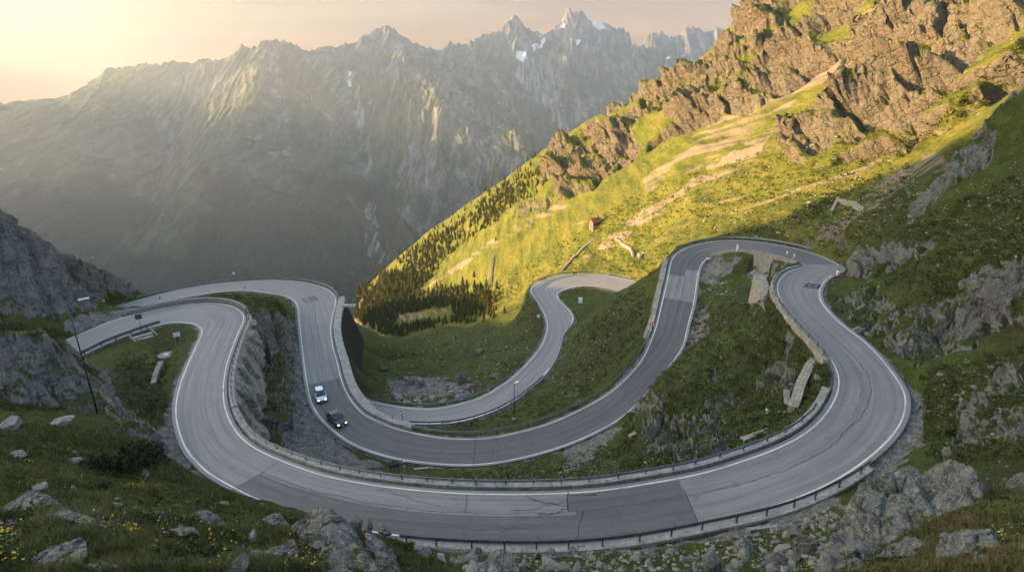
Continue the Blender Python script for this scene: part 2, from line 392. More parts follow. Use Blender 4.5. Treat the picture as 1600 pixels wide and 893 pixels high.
# distance to road edge on a fine grid near the roads
FH=.4; FX0,FX1,FY0,FY1=-105.,75.,25.,175.
fnx=int((FX1-FX0)/FH)+1; fny=int((FY1-FY0)/FH)+1
RD=np.full((fny,fnx),30.,np.float32); RZ=np.zeros((fny,fnx),np.float32); RB=np.full((fny,fnx),2.6,np.float32)
def stamp(r, blend):
    """blend(i, side) -> metres over which the ground leaves the road level"""
    SL=np.gradient(r.C[:,2],r.s)
    for i in range(r.n):
        c=r.C[i]; w=r.W[i]/2; R_=12
        i0=max(0,int((c[0]-R_-FX0)/FH)); i1=min(fnx,int((c[0]+R_-FX0)/FH)+1); j0=max(0,int((c[1]-R_-FY0)/FH)); j1=min(fny,int((c[1]+R_-FY0)/FH)+1)
        if i0>=i1 or j0>=j1: continue
        gx=FX0+FH*np.arange(i0,i1)[None,:]-c[0]; gy=FY0+FH*np.arange(j0,j1)[:,None]-c[1]
        Tx,Ty=r.T[i,:2]; Nx,Ny=r.N[i,:2]; det=Tx*Ny-Ty*Nx
        if abs(det)<.35: det=.35*(1 if det>=0 else -1)
        lon=(gx*Ny-gy*Nx)/det; lat=(Tx*gy-Ty*gx)/det
        d=np.maximum(np.abs(lat)-w,0)+np.maximum(np.abs(lon)-.5,0)*1.0
        d=np.where(np.abs(lon)>.5,np.hypot(np.maximum(np.abs(lat)-w,0),np.abs(lon)-.5),np.abs(lat)-w)
        m=d<RD[j0:j1,i0:i1]
        RD[j0:j1,i0:i1]=np.where(m,d,RD[j0:j1,i0:i1]); RZ[j0:j1,i0:i1]=np.where(m,c[2]+np.clip(lon,-.6,.6)*SL[i],RZ[j0:j1,i0:i1])
        RB[j0:j1,i0:i1]=np.where(m,np.where(lat>0,blend(i,'R'),blend(i,'L')),RB[j0:j1,i0:i1])
def rng_i(r,a,b,side):
    i,j=near_i(r,a[0],a[1],side),near_i(r,b[0],b[1],side); return min(i,j),max(i,j)
SHARP=[('L',)+rng_i(road,(330,473),(393,690),'L'),('L',)+rng_i(road,(1214,440),(1300,565),'L'),('L',)+rng_i(road,(1110,400),(1250,411),'L'),
       ('R',)+rng_i(road,(523,465),(590,657),'R'),('R',)+rng_i(road,(1050,402),(1020,525),'R')]
def blend_main(i,side):
    for s,a,b in SHARP:
        if s==side and a<=i<=b: return .7
    return 2.6
stamp(road4,lambda i,s:1.2); stamp(road3,lambda i,s:1.6); stamp(road,blend_main)
def fsamp(G,x,y,out):
    u=(x-FX0)/FH; v=(y-FY0)/FH; ok=(u>0)&(v>0)&(u<fnx-1.01)&(v<fny-1.01)
    u=np.clip(u,0,fnx-1.01); v=np.clip(v,0,fny-1.01); i=u.astype(int); j=v.astype(int); fu=u-i; fv=v-j
    s=(G[j,i]*(1-fu)+G[j,i+1]*fu)*(1-fv)+(G[j+1,i]*(1-fu)+G[j+1,i+1]*fu)*fv
    return np.where(ok,s,out)
def fnear(G,x,y,out):
    u=np.round((x-FX0)/FH).astype(int); v=np.round((y-FY0)/FH).astype(int); ok=(u>=0)&(v>=0)&(u<fnx)&(v<fny)
    return np.where(ok,G[np.clip(v,0,fny-1),np.clip(u,0,fnx-1)],out)
def road_mix(x,y,zb):
    d=fsamp(RD,x,y,30.); rz=fnear(RZ,x,y,0.); b=fnear(RB,x,y,2.6)
    sh=np.where(b<1,.75,.6)
    t=sstep(0,1,(d-sh)/b)
    return np.where(d<sh+b, (rz-.17)*(1-t)+zb*t, zb), d
# ------------------------------------------------------------------ ground sheet (finer close to the viewpoint)
AZ=np.radians(np.concatenate([np.linspace(-85,-50.5,60),np.linspace(-50,50,1400),np.linspace(50.6,88,70)])); 
rr=[1.0]
while rr[-1]<640: rr.append(rr[-1]*1.0046+ (.004 if rr[-1]>3.2 else .05))
RR=np.array(rr)
gx=(np.sin(AZ)[None,:]*RR[:,None]); gy=(np.cos(AZ)[None,:]*RR[:,None])
base=samp(GZ,GH,gx,gy)
zb,rd=road_mix(gx,gy,base)
PX,PY,PD=to_px(gx,gy,zb)
print('ground verts',gx.size)
def normals_(x,y,z):
    ux=np.gradient(x,axis=1); uy=np.gradient(y,axis=1); uz=np.gradient(z,axis=1)
    vx=np.gradient(x,axis=0); vy=np.gradient(y,axis=0); vz=np.gradient(z,axis=0)
    n=np.stack([vy*uz-vz*uy, vz*ux-vx*uz, vx*uy-vy*ux],-1); n*=np.sign(n[...,2:3]+1e-9)
    return n/np.linalg.norm(n,axis=-1,keepdims=True)
# zones: rock, loose stone, scree — outlined where they lie on the hillside
jx=fbm(gx*.35+zb*.2,gy*.35,4,21)*1.0; jy=fbm(gx*.35,gy*.35+zb*.2,4,31)*1.0
def zone(poly,d0,d1,jit=14,soft=None):
    k=jit*70/np.maximum(PD,8)
    k=np.clip(k,2,jit*2.2)
    return in_poly(PX+jx*k*2,PY+jy*k*2,poly)&(PD>d0)&(PD<d1)
ROCK=[([(-60,290),(0,322),(45,350),(78,385),(110,400),(140,440),(152,480),(138,490),(60,500),(-60,500)],85,170),
 ([(125,402),(165,415),(200,445),(222,463),(196,462),(168,445),(140,430)],100,170),
 ([(-80,520),(60,519),(110,535),(130,565),(165,605),(178,645),(140,648),(60,642),(-80,635)],50,80),
 ([(150,560),(175,600),(200,650),(260,700),(250,715),(215,700),(170,650)],45,80),
 ([(396,486),(414,484),(440,530),(456,600),(464,640),(456,694),(428,694),(392,668),(384,600),(390,530)],60,125),
 ([(425,490),(462,500),(468,560),(470,650),(450,650),(440,560)],85,130),
 ([(978,632),(1005,600),(1030,612),(1040,660),(1020,692),(985,690)],60,100),
 ([(1060,655),(1130,640),(1150,690),(1090,718),(1020,715),(1000,690)],52,90),
 ([(1105,580),(1150,590),(1160,640),(1100,640)],55,85),
 ([(1190,560),(1245,570),(1240,630),(1190,610)],52,80),
 ([(1318,428),(1335,400),(1370,384),(1440,380),(1478,384),(1462,402),(1400,420),(1350,438)],60,100),
 ([(1305,460),(1350,448),(1400,455),(1395,478),(1440,474),(1500,448),(1560,412),(1640,370),(1640,490),(1540,528),(1480,556),(1440,566),(1400,556),(1370,540),(1335,505),(1308,478)],30,95),
 ([(1470,700),(1500,640),(1540,598),(1640,550),(1640,690),(1560,694),(1490,716)],18,60),
 ([(1640,80),(1600,118),(1540,178),(1480,238),(1440,296),(1420,348),(1446,340),(1470,302),(1500,286),(1532,266),(1565,232),(1640,190)],60,93)]
BCRAG=[[(1120,60),(1200,-60),(1420,-60),(1330,70),(1290,105),(1180,180),(1120,190),(1060,205),(1000,240),(950,270),(930,290),(860,310),(850,250),(930,185),(1000,140),(1080,100)],
 [(1390,-20),(1640,-60),(1640,100),(1560,150),(1480,180),(1420,230),(1340,250),(1240,245),(1230,200),(1300,130),(1330,60)],
 [(820,290),(870,260),(900,300),(850,330),(800,340)]]
rock=np.zeros(gx.shape,np.float32)
for p,a,b in ROCK: rock=np.maximum(rock,zone(p,a,b))
bx=gx*.92+gy*.38; by=gy*.92-gx*.38      # across / along the fall line of the sunlit side
cn=fbm(bx*.05,by*.022,5,41)
for p in BCRAG: rock=np.maximum(rock,zone(p,84,520,16)&(cn>-.145))
grassy=fbm(gx*.12+zb*.1,gy*.12,4,51)
nb0=normals_(gx,gy,zb)[...,2]
rock=np.maximum(rock,sstep(.48,.36,nb0)*(rd>1.5)*(PD<110)*(gx>20))
rock=np.where((PD<84)&(grassy>.22),rock*.0,rock)
SCREE=[([(572,507),(640,487),(702,481),(702,490),(640,501),(590,512)],200,620),
 ([(1400,-10),(1410,20),(1300,118),(1190,200),(1100,262),(1010,300),(1000,285),(1090,205),(1290,100),(1350,20)],90,400),
 ([(960,275),(940,292),(800,368),(720,420),(660,455),(690,430),(780,365),(900,300)],200,600),
 ([(1220,190),(1180,250),(1040,330),(930,400),(900,410),(1000,330),(1140,240)],90,400),
 ([(1460,235),(1480,250),(1300,370),(1265,385),(1290,350),(1400,270)],60,130)]
scree=np.zeros(gx.shape,np.float32)
for p,a,b in SCREE: scree=np.maximum(scree,zone(p,a,b,10)*np.clip(.38+1.9*fbm(bx*.42,by*.018,4,61),0,1))
thin=zone([(700,450),(820,360),(1000,260),(1200,170),(1440,150),(1560,140),(1430,240),(1250,330),(1060,370),(900,410),(780,450)],88,420,12)
scree=np.maximum(scree,thin*np.clip(sstep(.16,.42,fbm(bx*.20,by*.010,4,65))*.9,0,1))
GRAV=[([(470,500),(482,640),(520,690),(600,728),(560,742),(480,720),(440,694),(462,640),(460,560)],60,130),
 ([(1085,440),(1110,405),(1160,400),(1140,430),(1105,445)],80,120),
 ([(1078,500),(1110,470),(1105,520),(1072,545),(1066,545)],70,120),
 ([(1415,600),(1440,620),(1445,690),(1400,740),(1330,770),(1385,700),(1418,640)],40,60),
 ([(232,700),(262,640),(282,690),(310,735),(290,735)],40,80),
 ([(640,838),(700,846),(900,850),(1100,838),(1290,775),(1330,790),(1180,840),(1000,862),(800,866),(660,860)],30,46),
 ([(600,590),(680,592),(740,600),(730,618),(620,618)],95,140),
 ([(100,500),(140,490),(200,480),(215,486),(150,508),(104,526)],85,140),
 ([(875,700),(940,672),(950,665),(970,668),(930,705),(890,735)],60,90)]
grav=np.zeros(gx.shape,np.float32)
for p,a,b in GRAV: grav=np.maximum(grav,zone(p,a,b,8).astype(np.float32))
grav=np.maximum(grav,(rd<.75+.9*jx)*1.0)
for _ in range(1):
    rock=blur(rock,2); scree=blur(scree,2); grav=blur(grav,2)
away=sstep(.5,2.6,rd)
# relief: rolling ground, tussocks, blocky rock
lod=lambda wl: np.clip((wl/np.maximum(PD*.0022,1e-3)-1)/2,0,1)      # skip what is finer than the sheet
z=zb.copy()
z+= away*(1-rock)*( .55*fbm(gx*.16,gy*.16,4,71)+ .16*fbm(gx*1.1,gy*1.1,3,75)*lod(.9)+.07*fbm(gx*3.6,gy*3.6,3,79)*lod(.28) )
far=sstep(100,180,PD)
z+= far*away*(1.6*fbm(bx*.06,by*.02,4,81)+ .8*fbm(bx*.3,by*.06,4,83))
# normals of the smooth sheet
def normals(x,y,z):
    ux=np.gradient(x,axis=1); uy=np.gradient(y,axis=1); uz=np.gradient(z,axis=1)
    vx=np.gradient(x,axis=0); vy=np.gradient(y,axis=0); vz=np.gradient(z,axis=0)
    n=np.stack([vy*uz-vz*uy, vz*ux-vx*uz, vx*uy-vy*ux],-1)
    n*=np.sign(n[...,2:3]+1e-9); return n/np.linalg.norm(n,axis=-1,keepdims=True)
N=normals(gx,gy,z)
# pseudo-3d coordinates so steep faces get detail too
qx=gx*.9+z*.55; qy=gy*.9-z*.6
def blocks(s,seed,asp=1.0):
    wx=qx/s+.25*pn(qx/s*1.7,qy/s*1.7,seed+5); wy=qy/s*asp+.25*pn(qx/s*1.7,qy/s*1.7,seed+6)
    f1,f2,cid,tx,ty=worley(wx,wy,seed)
    tilt=(np.sin(cid*37.)*tx+np.cos(cid*53.)*ty)
    return (cid-.5)*.9+tilt*1.1-.5*np.exp(-((f2-f1)/.07)**2)
m=rock>.02
D=np.zeros(gx.shape,np.float32)
nearm=1-sstep(78,105,PD)*(gx>20)
b1=blocks(4.6,91,1.5); b2=blocks(1.7,95,1.3); b3=blocks(.6,99)
rn=rock.copy()
rn=sstep(.08,.75,blur(rn,8))
D+=nearm*rn*(.85*b1+.42*b2+.16*b3*lod(.5)+.9*fbm(qx*.12,qy*.12,3,101))
close=1-sstep(22,40,PD)
D*=1-.62*close
rs=rock.copy()
for _ in range(1): rs=blur(rs,14)
rs=sstep(.05,.8,rs)
wbx=bx+9*fbm(bx*.03,by*.03,3,108); wby=by+9*fbm(bx*.03,by*.03,3,109)
c1=ridged(wbx/46,wby/120,4,111); c2=ridged(wbx/15,wby/34,4,114); c3=blocks(4.6,119,.5); c4=blocks(1.6,121,.6); c5=blocks(12.,123,.45)
D+=(1-nearm)*rs*(23*(c1-.41)+7.0*(c2-.38)+3.6*c5+1.9*c3+.6*c4)
rock=np.where(nearm>.5,rock,1.)*rock
D*=away
x=gx+N[...,0]*D; y=gy+N[...,1]*D; z=z+N[...,2]*D
# scree and gravel roughness
z+=away*np.maximum(scree,grav)*.12*fbm(gx*2.3,gy*2.3,3,131)*lod(.5)
# --- faces
nr,nc=gx.shape
idx=np.arange(nr*nc).reshape(nr,nc)
faces=np.stack([idx[:-1,:-1],idx[:-1,1:],idx[1:,1:],idx[1:,:-1]],-1).reshape(-1,4)
Nf=normals(x,y,z)
steep=1-Nf[...,2]
V=np.stack([x,y,z],-1).reshape(-1,3)
heath=np.clip(.5+.9*fbm(gx*.045+7,gy*.045,4,141),0,1)
FOREST=[[(545,560),(555,450),(640,385),(740,310),(860,222),(880,250),(800,330),(730,395),(670,445),(640,470),(760,455),(770,500),(700,520),(620,540),(590,560)]]
forest=zone(FOREST[0],200,620,10).astype(np.float32)
HILL_SURF=(x,y,z)   # kept for planting things on the ground
def ground_z(px_,py_):
    """height of the finished sheet under world x,y"""
    px_=np.atleast_1d(np.asarray(px_,float)); py_=np.atleast_1d(np.asarray(py_,float))
    r=np.hypot(px_,py_); a=np.arctan2(px_,py_)
    i=np.interp(r,RR,np.arange(nr)); j=np.interp(a,AZ,np.arange(nc))
    i0=np.minimum(i.astype(int),nr-2); j0=np.minimum(j.astype(int),nc-2); fi=i-i0; fj=j-j0
    return (z[i0,j0]*(1-fj)+z[i0,j0+1]*fj)*(1-fi)+(z[i0+1,j0]*(1-fj)+z[i0+1,j0+1]*fj)*fi
_pu,_pv,_pd=to_px(x,y,z)
# nearest visible surface per half pixel: lets a thing be set down on the ground seen at a pixel
_S=1
_buf=np.full((900,1620),1e9,np.float32); _bi=np.full((900,1620),-1,np.int64)
_ok=(_pu>-9)&(_pu<1610)&(_pv>0)&(_pv<899)
_o=np.argsort(-_pd[_ok]); _k=np.flatnonzero(_ok.ravel())[_o]
_iu=np.clip(_pu.ravel()[_k].round().astype(int)+9,0,1619); _iv=_pv.ravel()[_k].round().astype(int)
_buf[_iv,_iu]=_pd.ravel()[_k]; _bi[_iv,_iu]=_k
LAST_I=0
ROCKF=None
def last_rock(): return float(ROCKF[LAST_I])
def on_ground(px,py,rad=4):
    u=min(max(int(round(px))+9,0),1619); v=min(max(int(round(py)),0),897)
    for rr_ in (2,3,4,6):
        w=_buf[max(0,v-rr_):v+rr_+1,max(0,u-rr_):u+rr_+1]
        m=w.min()
        if m<1e8:
            # among the vertices on that nearest surface take the one closest to the pixel
            yy,xx=np.nonzero(w<m*1.06+.5); d2=(yy-min(v,rr_))**2+(xx-min(u,rr_))**2; k=int(np.argmin(d2))
            global LAST_I
            LAST_I=int(_bi[max(0,v-rr_)+yy[k],max(0,u-rr_)+xx[k]])
            return V[LAST_I].copy()
    return at_d(px,py,60)

ROCKF=np.maximum(rock,sstep(.5,.62,1-Nf[...,2])).ravel()
# ------------------------------------------------------------------ materials
class NT:
    def __init__(s,name):
        s.m=bpy.data.materials.new(name); s.m.use_nodes=True; s.t=s.m.node_tree; s.n=s.t.nodes; s.l=s.t.links
        s.b=s.n['Principled BSDF']; s.b.inputs['Specular IOR Level'].default_value=.25
        s._c=None
    def new(s,t,**k):
        nd=s.n.new(t)
        for a,v in k.items(): setattr(nd,a,v)
        return nd
    def set(s,sock,v):
        if hasattr(v,'is_linked') or isinstance(v,bpy.types.NodeSocket): s.l.new(v,sock)
        elif isinstance(v,(tuple,list)) and len(v)==3 and sock.type=='RGBA': sock.default_value=(*v,1)
        else: sock.default_value=v
    def coord(s,scale=(1,1,1),rot=(0,0,0),src='Object'):
        tc=s.new('ShaderNodeTexCoord'); mp=s.new('ShaderNodeMapping'); s.l.new(tc.outputs[src],mp.inputs[0])
        mp.inputs['Scale'].default_value=scale if isinstance(scale,(tuple,list)) else (scale,)*3; mp.inputs['Rotation'].default_value=rot
        return mp.outputs[0]
    def noise(s,scale,detail=5,rough=.55,vec=None,dist=0,col=False):
        nd=s.new('ShaderNodeTexNoise'); nd.inputs['Scale'].default_value=scale; nd.inputs['Detail'].default_value=detail
        nd.inputs['Roughness'].default_value=rough; nd.inputs['Distortion'].default_value=dist
        s.l.new(vec if vec is not None else s.coord(),nd.inputs['Vector']); return nd.outputs['Color' if col else 'Fac']
    def vor(s,scale,feat='F1',vec=None,out='Distance',rand=1):
        nd=s.new('ShaderNodeTexVoronoi'); nd.feature=feat; nd.inputs['Scale'].default_value=scale; nd.inputs['Randomness'].default_value=rand
        s.l.new(vec if vec is not None else s.coord(),nd.inputs['Vector']); return nd.outputs[out]
    def ramp(s,fac,stops,interp='LINEAR'):
        nd=s.new('ShaderNodeValToRGB'); cr=nd.color_ramp; cr.interpolation=interp
        while len(cr.elements)<len(stops): cr.elements.new(.5)
        for e,(p,c) in zip(cr.elements,stops):
            e.position=p; e.color=(c,c,c,1) if isinstance(c,(int,float)) else (*c,1)
        s.set(nd.inputs[0],fac); return nd.outputs[0]
    def mix(s,f,a,b,mode='MIX'):
        nd=s.new('ShaderNodeMix',data_type='RGBA',blend_type=mode)
        s.set(nd.inputs[0],f); s.set(nd.inputs[6],a); s.set(nd.inputs[7],b); return nd.outputs[2]
    def math(s,op,a,b=0,c=0,clamp=False):
        nd=s.new('ShaderNodeMath',operation=op,use_clamp=clamp)
        s.set(nd.inputs[0],a); s.set(nd.inputs[1],b); s.set(nd.inputs[2],c); return nd.outputs[0]
    def mrange(s,v,a,b,c=0,d=1,smooth=False):
        nd=s.new('ShaderNodeMapRange'); nd.interpolation_type='SMOOTHSTEP' if smooth else 'LINEAR'
        s.set(nd.inputs[0],v)
        for k,q in zip((1,2,3,4),(a,b,c,d)): nd.inputs[k].default_value=q
        return nd.outputs[0]
    def attr(s,name):
        nd=s.new('ShaderNodeAttribute'); nd.attribute_name=name; return nd
    def sep(s,c):
        nd=s.new('ShaderNodeSeparateColor'); s.l.new(c,nd.inputs[0]); return nd.outputs
    def bump(s,h,strength=.5,dist=.1,prev=None):
        nd=s.new('ShaderNodeBump'); nd.inputs['Strength'].default_value=strength; nd.inputs['Distance'].default_value=dist
        s.l.new(h,nd.inputs['Height'])
        if prev is not None: s.l.new(prev,nd.inputs['Normal'])
        return nd.outputs[0]
    def nz(s):
        g=s.new('ShaderNodeNewGeometry'); sp=s.new('ShaderNodeSeparateXYZ'); s.l.new(g.outputs['Normal'],sp.inputs[0]); return sp.outputs[2]
    def fin(s,col,rough=.9,normal=None,metal=0):
        s.set(s.b.inputs['Base Color'],col); s.set(s.b.inputs['Roughness'],rough); s.b.inputs['Metallic'].default_value=metal
        if normal is not None: s.l.new(normal,s.b.inputs['Normal'])
        return s.m

def rock_col(s,scale=1.0,warm=0.0):
    v=s.coord((scale,scale,scale*1.3))
    n1=s.noise(.35,6,.6,v); n2=s.noise(2.2,6,.65,v,dist=.4); n3=s.noise(9,4,.6,v)
    base=s.ramp(n1,[(.3,(.12,.118,.11)),(.5,(.235,.225,.205)),(.7,(.34,.325,.295))])
    base=s.mix(s.mrange(n2,.42,.62),base,(.085,.085,.078)) if False else s.mix(s.mrange(n2,.35,.7),s.mix(.40,base,(.07,.07,.066)),base)
    base=s.mix(s.math('MULTIPLY',s.mrange(s.noise(.5,4,.6,v,dist=.8),.56,.66),.55),base,(.235,.165,.095))    # iron stain
    lich=s.math('MULTIPLY',s.mrange(s.noise(5.5,5,.7,v),.54,.60),s.mrange(s.noise(.6,3,.5,v),.42,.58))
    base=s.mix(s.math('MULTIPLY',lich,.75),base,(.235,.255,.125))
    base=s.mix(s.mrange(n3,.58,.7,0,.5),base,(.36,.35,.33))
    return base
def rock_bump(s,scale=1.0,strength=.8):
    v=s.coord((scale,scale,scale*1.2))
    w=s.new('ShaderNodeVectorMath',operation='ADD'); s.l.new(v,w.inputs[0])
    nc=s.noise(1.1,3,.5,v,col=True); s.l.new(nc,w.inputs[1])
    e=s.vor(.9,'DISTANCE_TO_EDGE',w.outputs[0]); e2=s.vor(2.7,'DISTANCE_TO_EDGE',w.outputs[0])
    h=s.math('ADD',s.mrange(e,0,.08),s.math('MULTIPLY',s.mrange(e2,0,.08),.45))
    h=s.math('ADD',h,s.math('MULTIPLY',s.noise(3,8,.65,v),1.6))
    return s.bump(h,strength,.28/scale)

def ground_mat():
    s=NT('alpine_ground')
    mk=s.sep(s.attr('mask').outputs['Color']); mk2=s.sep(s.attr('mask2').outputs['Color'])
    v=s.coord()
    # turf: green, ochre and dark heath in patches and tussocks
    a=s.noise(.09,5,.6,v); b=s.noise(.8,5,.65,v,dist=.3); c=s.noise(5,5,.7,v); d=s.noise(22,4,.7,v)
    g=s.ramp(b,[(.28,(.036,.052,.013)),(.45,(.078,.104,.022)),(.6,(.125,.145,.034)),(.75,(.165,.16,.055))])
    g=s.mix(s.mrange(a,.40,.62),g,s.ramp(c,[(.3,(.034,.028,.012)),(.55,(.075,.068,.022)),(.75,(.13,.105,.042))]))
    g=s.mix(s.mrange(mk2[0],.2,.9,0,.6),g,s.ramp(b,[(.3,(.055,.085,.012)),(.7,(.125,.15,.024))]))
    g=s.mix(s.mrange(c,.42,.58,.55,0),g,(.016,.022,.007))
    g=s.mix(s.mrange(d,.35,.65,.35,0),g,(.012,.015,.005))
    # meadow on the lit side: sunshine put into its colour as yellow; streaked down the fall line
    vs=s.coord((.30,.045,.1),(0,0,R(-22)))
    st=s.noise(1.0,6,.65,vs,dist=.3)
    m=s.ramp(st,[(.30,(.040,.053,.011)),(.44,(.094,.108,.018)),(.57,(.150,.147,.026)),(.72,(.205,.168,.05))])
    m=s.mix(s.mrange(s.noise(.9,6,.75,v),.36,.54,.70,0),m,(.034,.044,.008))  # dark mottling: shade between the tussocks put into the colour
    g=s.mix(mk2[1],g,m)
    # stones lying in the grass
    vv=s.vor(1.35,'F1',v); vr=s.sep(s.vor(1.35,'F1',v,'Color'))
    spk=s.math('MULTIPLY',s.mrange(vv,.10,.17,1,0),s.math('GREATER_THAN',vr[0],.94))
    v2=s.vor(.34,'F1',v); vr2=s.sep(s.vor(.34,'F1',v,'Color'))
    spk2=s.math('MULTIPLY',s.math('MULTIPLY',s.mrange(v2,.09,.15,1,0),s.math('GREATER_THAN',vr2[0],.80)),mk2[1])
    pat=s.mrange(s.noise(.12,4,.6,v),.42,.58)
    g=s.mix(s.math('MULTIPLY',s.math('MAXIMUM',spk,spk2),s.math('ADD',s.math('MULTIPLY',pat,.8),.15)),g,(.40,.38,.34))
    # rock with turf on its ledges
    rk=rock_col(s)
    warmrk=s.mix(mk2[1],rk,s.mix(.5,rk,(.175,.128,.072)))  # the sun's warm tone put into the rock colour on the lit side
    up=s.nz()
    led=s.math('ADD',up,s.math('MULTIPLY',s.math('SUBTRACT',s.noise(.5,5,.6,v),.5),.9))
    turf=s.mrange(s.math('ADD',led,s.math('MULTIPLY',mk2[1],.08)),.74,.86,0,1)
    rmask=s.math('MULTIPLY',s.mrange(mk[0],.3,.7),s.math('SUBTRACT',1,s.math('MULTIPLY',turf,.92)))
    stp=s.mrange(s.math('ADD',up,s.math('MULTIPLY',s.math('SUBTRACT',s.noise(.7,5,.65,v),.5),.5)),.27,.37,1,0)
    rmask=s.math('MAXIMUM',rmask,stp)
    # scree and gravel
    vg=s.vor(6.5,'F1',v,'Color'); vgs=s.sep(vg)
    gr=s.ramp(vgs[0],[(0,(.10,.098,.092)),(.5,(.19,.185,.172)),(1,(.31,.30,.285))])
    gr=s.mix(s.mrange(s.noise(1.2,5,.6,v),.4,.6,0,.6),gr,(.075,.072,.065))
    gr=s.mix(s.mrange(s.noise(.5,5,.7,v),.54,.64),gr,g)
    sc=s.mix(.6,gr,s.ramp(st,[(.35,(.16,.12,.07)),(.65,(.34,.25,.155))]))
    col=s.mix(s.mrange(mk[1],.25,.65),g,sc)
    col=s.mix(s.mrange(mk[2],.3,.7),col,gr)
    col=s.mix(rmask,col,warmrk)
    nb=rock_bump(s,1.0,.75)
    v3=s.coord((.28,.28,.42)); w3=s.new('ShaderNodeVectorMath',operation='ADD'); s.l.new(v3,w3.inputs[0]); s.l.new(s.noise(1.3,4,.6,v3,col=True),w3.inputs[1])
    big=s.math('ADD',s.mrange(s.vor(.9,'DISTANCE_TO_EDGE',w3.outputs[0]),0,.10),s.math('MULTIPLY',s.noise(2.2,7,.68,v3),1.8))
    nb=s.bump(big,.9,1.3,nb)
    h=s.math('ADD',s.math('MULTIPLY',c,.6),s.math('MULTIPLY',d,.25))
    gb=s.bump(s.noise(.75,6,.65,v),.9,1.6)
    gb=s.bump(h,.9,.35,gb)
    gb=s.bump(s.math('MULTIPLY',s.vor(6.5,'F1',v),-1),.5,.12,gb)
    nm=s.new('ShaderNodeMix',data_type='VECTOR'); s.l.new(rmask,nm.inputs[0]); s.l.new(gb,nm.inputs[4]); s.l.new(nb,nm.inputs[5])
    s.b.inputs['Specular IOR Level'].default_value=.12
    return s.fin(col,.92,nm.outputs[1])

def far_mat():
    s=NT('far_slopes')
    mk=s.sep(s.attr('mask').outputs['Color'])
    v=s.coord(); vs=s.coord((1,.22,.5))
    n=s.noise(.0022,7,.6,v); n2=s.noise(.018,7,.68,vs,dist=.3); n3=s.noise(.06,5,.7,v)
    grass=s.ramp(n2,[(.32,(.024,.032,.016)),(.5,(.062,.070,.036)),(.68,(.115,.112,.070))])
    rk=s.ramp(s.noise(.014,8,.75,vs),[(.38,(.040,.038,.037)),(.5,(.11,.103,.097)),(.62,(.21,.195,.18))])
    wood=s.ramp(n3,[(.35,(.008,.013,.009)),(.65,(.026,.034,.018))])
    up=s.nz()
    pos=s.new('ShaderNodeSeparateXYZ'); s.l.new(s.coord(),pos.inputs[0])
    alt=s.math('ADD',pos.outputs[2],s.math('ADD',s.math('MULTIPLY',s.math('SUBTRACT',n,.5),900),s.math('MULTIPLY',s.math('SUBTRACT',n2,.5),260)))
    col=s.mix(s.mrange(alt,-690,-520),wood,grass)
    rock=s.math('MAXIMUM',s.mrange(s.math('ADD',up,s.math('MULTIPLY',s.math('SUBTRACT',n2,.5),.7)),.50,.66,1,0),s.mrange(alt,140,420))
    rock=s.math('MULTIPLY',rock,s.mrange(alt,-620,-250,.12,1))
    rock=s.math('MAXIMUM',rock,mk[0])
    col=s.mix(rock,col,rk)
    col=s.mix(s.math('MULTIPLY',mk[1],.75),col,(.30,.28,.26))
    col=s.mix(mk[2],col,(.55,.56,.58))
    nb=s.bump(s.noise(.02,9,.72,vs),1,30)
    s.b.inputs['Specular IOR Level'].default_value=.05
    return s.fin(col,.95,nb)

def asphalt(name,lo,hi):
    s=NT(name)
    uv=s.new('ShaderNodeUVMap'); mp=s.new('ShaderNodeMapping'); s.l.new(uv.outputs[0],mp.inputs[0])
    sp=s.new('ShaderNodeSeparateXYZ'); s.l.new(uv.outputs[0],sp.inputs[0])
    v=s.coord()
    n=s.noise(.22,5,.6,v); n2=s.noise(26,3,.7,v); 
    mp.inputs['Scale'].default_value=(1.1,.03,1); t=s.noise(2.2,4,.6,mp.outputs[0])      # wear along the lanes
    col=s.ramp(s.math('ADD',s.math('MULTIPLY',n,.4),s.math('MULTIPLY',t,.6)),[(.34,tuple(c*.84 for c in lo)),(.66,tuple(c*1.05 for c in hi))])
    col=s.mix(s.mrange(n2,.35,.65,.28,0),col,tuple(c*.45 for c in lo))
    tr=s.math('SINE',s.math('MULTIPLY',s.math('SUBTRACT',sp.outputs[0],.85),4.65)); col=s.mix(s.math('MULTIPLY',s.mrange(tr,.2,1,0,.32),s.mrange(n,.3,.6,.5,1)),col,tuple(c*.6 for c in lo))
    st=s.mrange(s.noise(.9,6,.7,v,dist=.5),.57,.70,0,.6); col=s.mix(st,col,tuple(c*.6 for c in lo))
    col=s.mix(s.mrange(s.vor(.5,'DISTANCE_TO_EDGE',s.coord((1,1,1))),0,.006,.0,0),col,(.02,.02,.02))
    s.b.inputs['Specular IOR Level'].default_value=.3
    return s.fin(col,s.mrange(n,.3,.7,.62,.82),s.bump(n2,.25,.02))
def plain(name,col,rough=.6,var=.15,scale=3,metal=0,bump=0,bscale=20,spec=.3):
    s=NT(name); v=s.coord(); n=s.noise(scale,5,.6,v)
    c=s.ramp(n,[(.3,tuple(k*(1-var) for k in col)),(.7,tuple(min(1,k*(1+var)) for k in col))])
    s.b.inputs['Specular IOR Level'].default_value=spec
    return s.fin(c,rough,s.bump(s.noise(bscale,4,.6,v),bump,.05) if bump else None,metal)
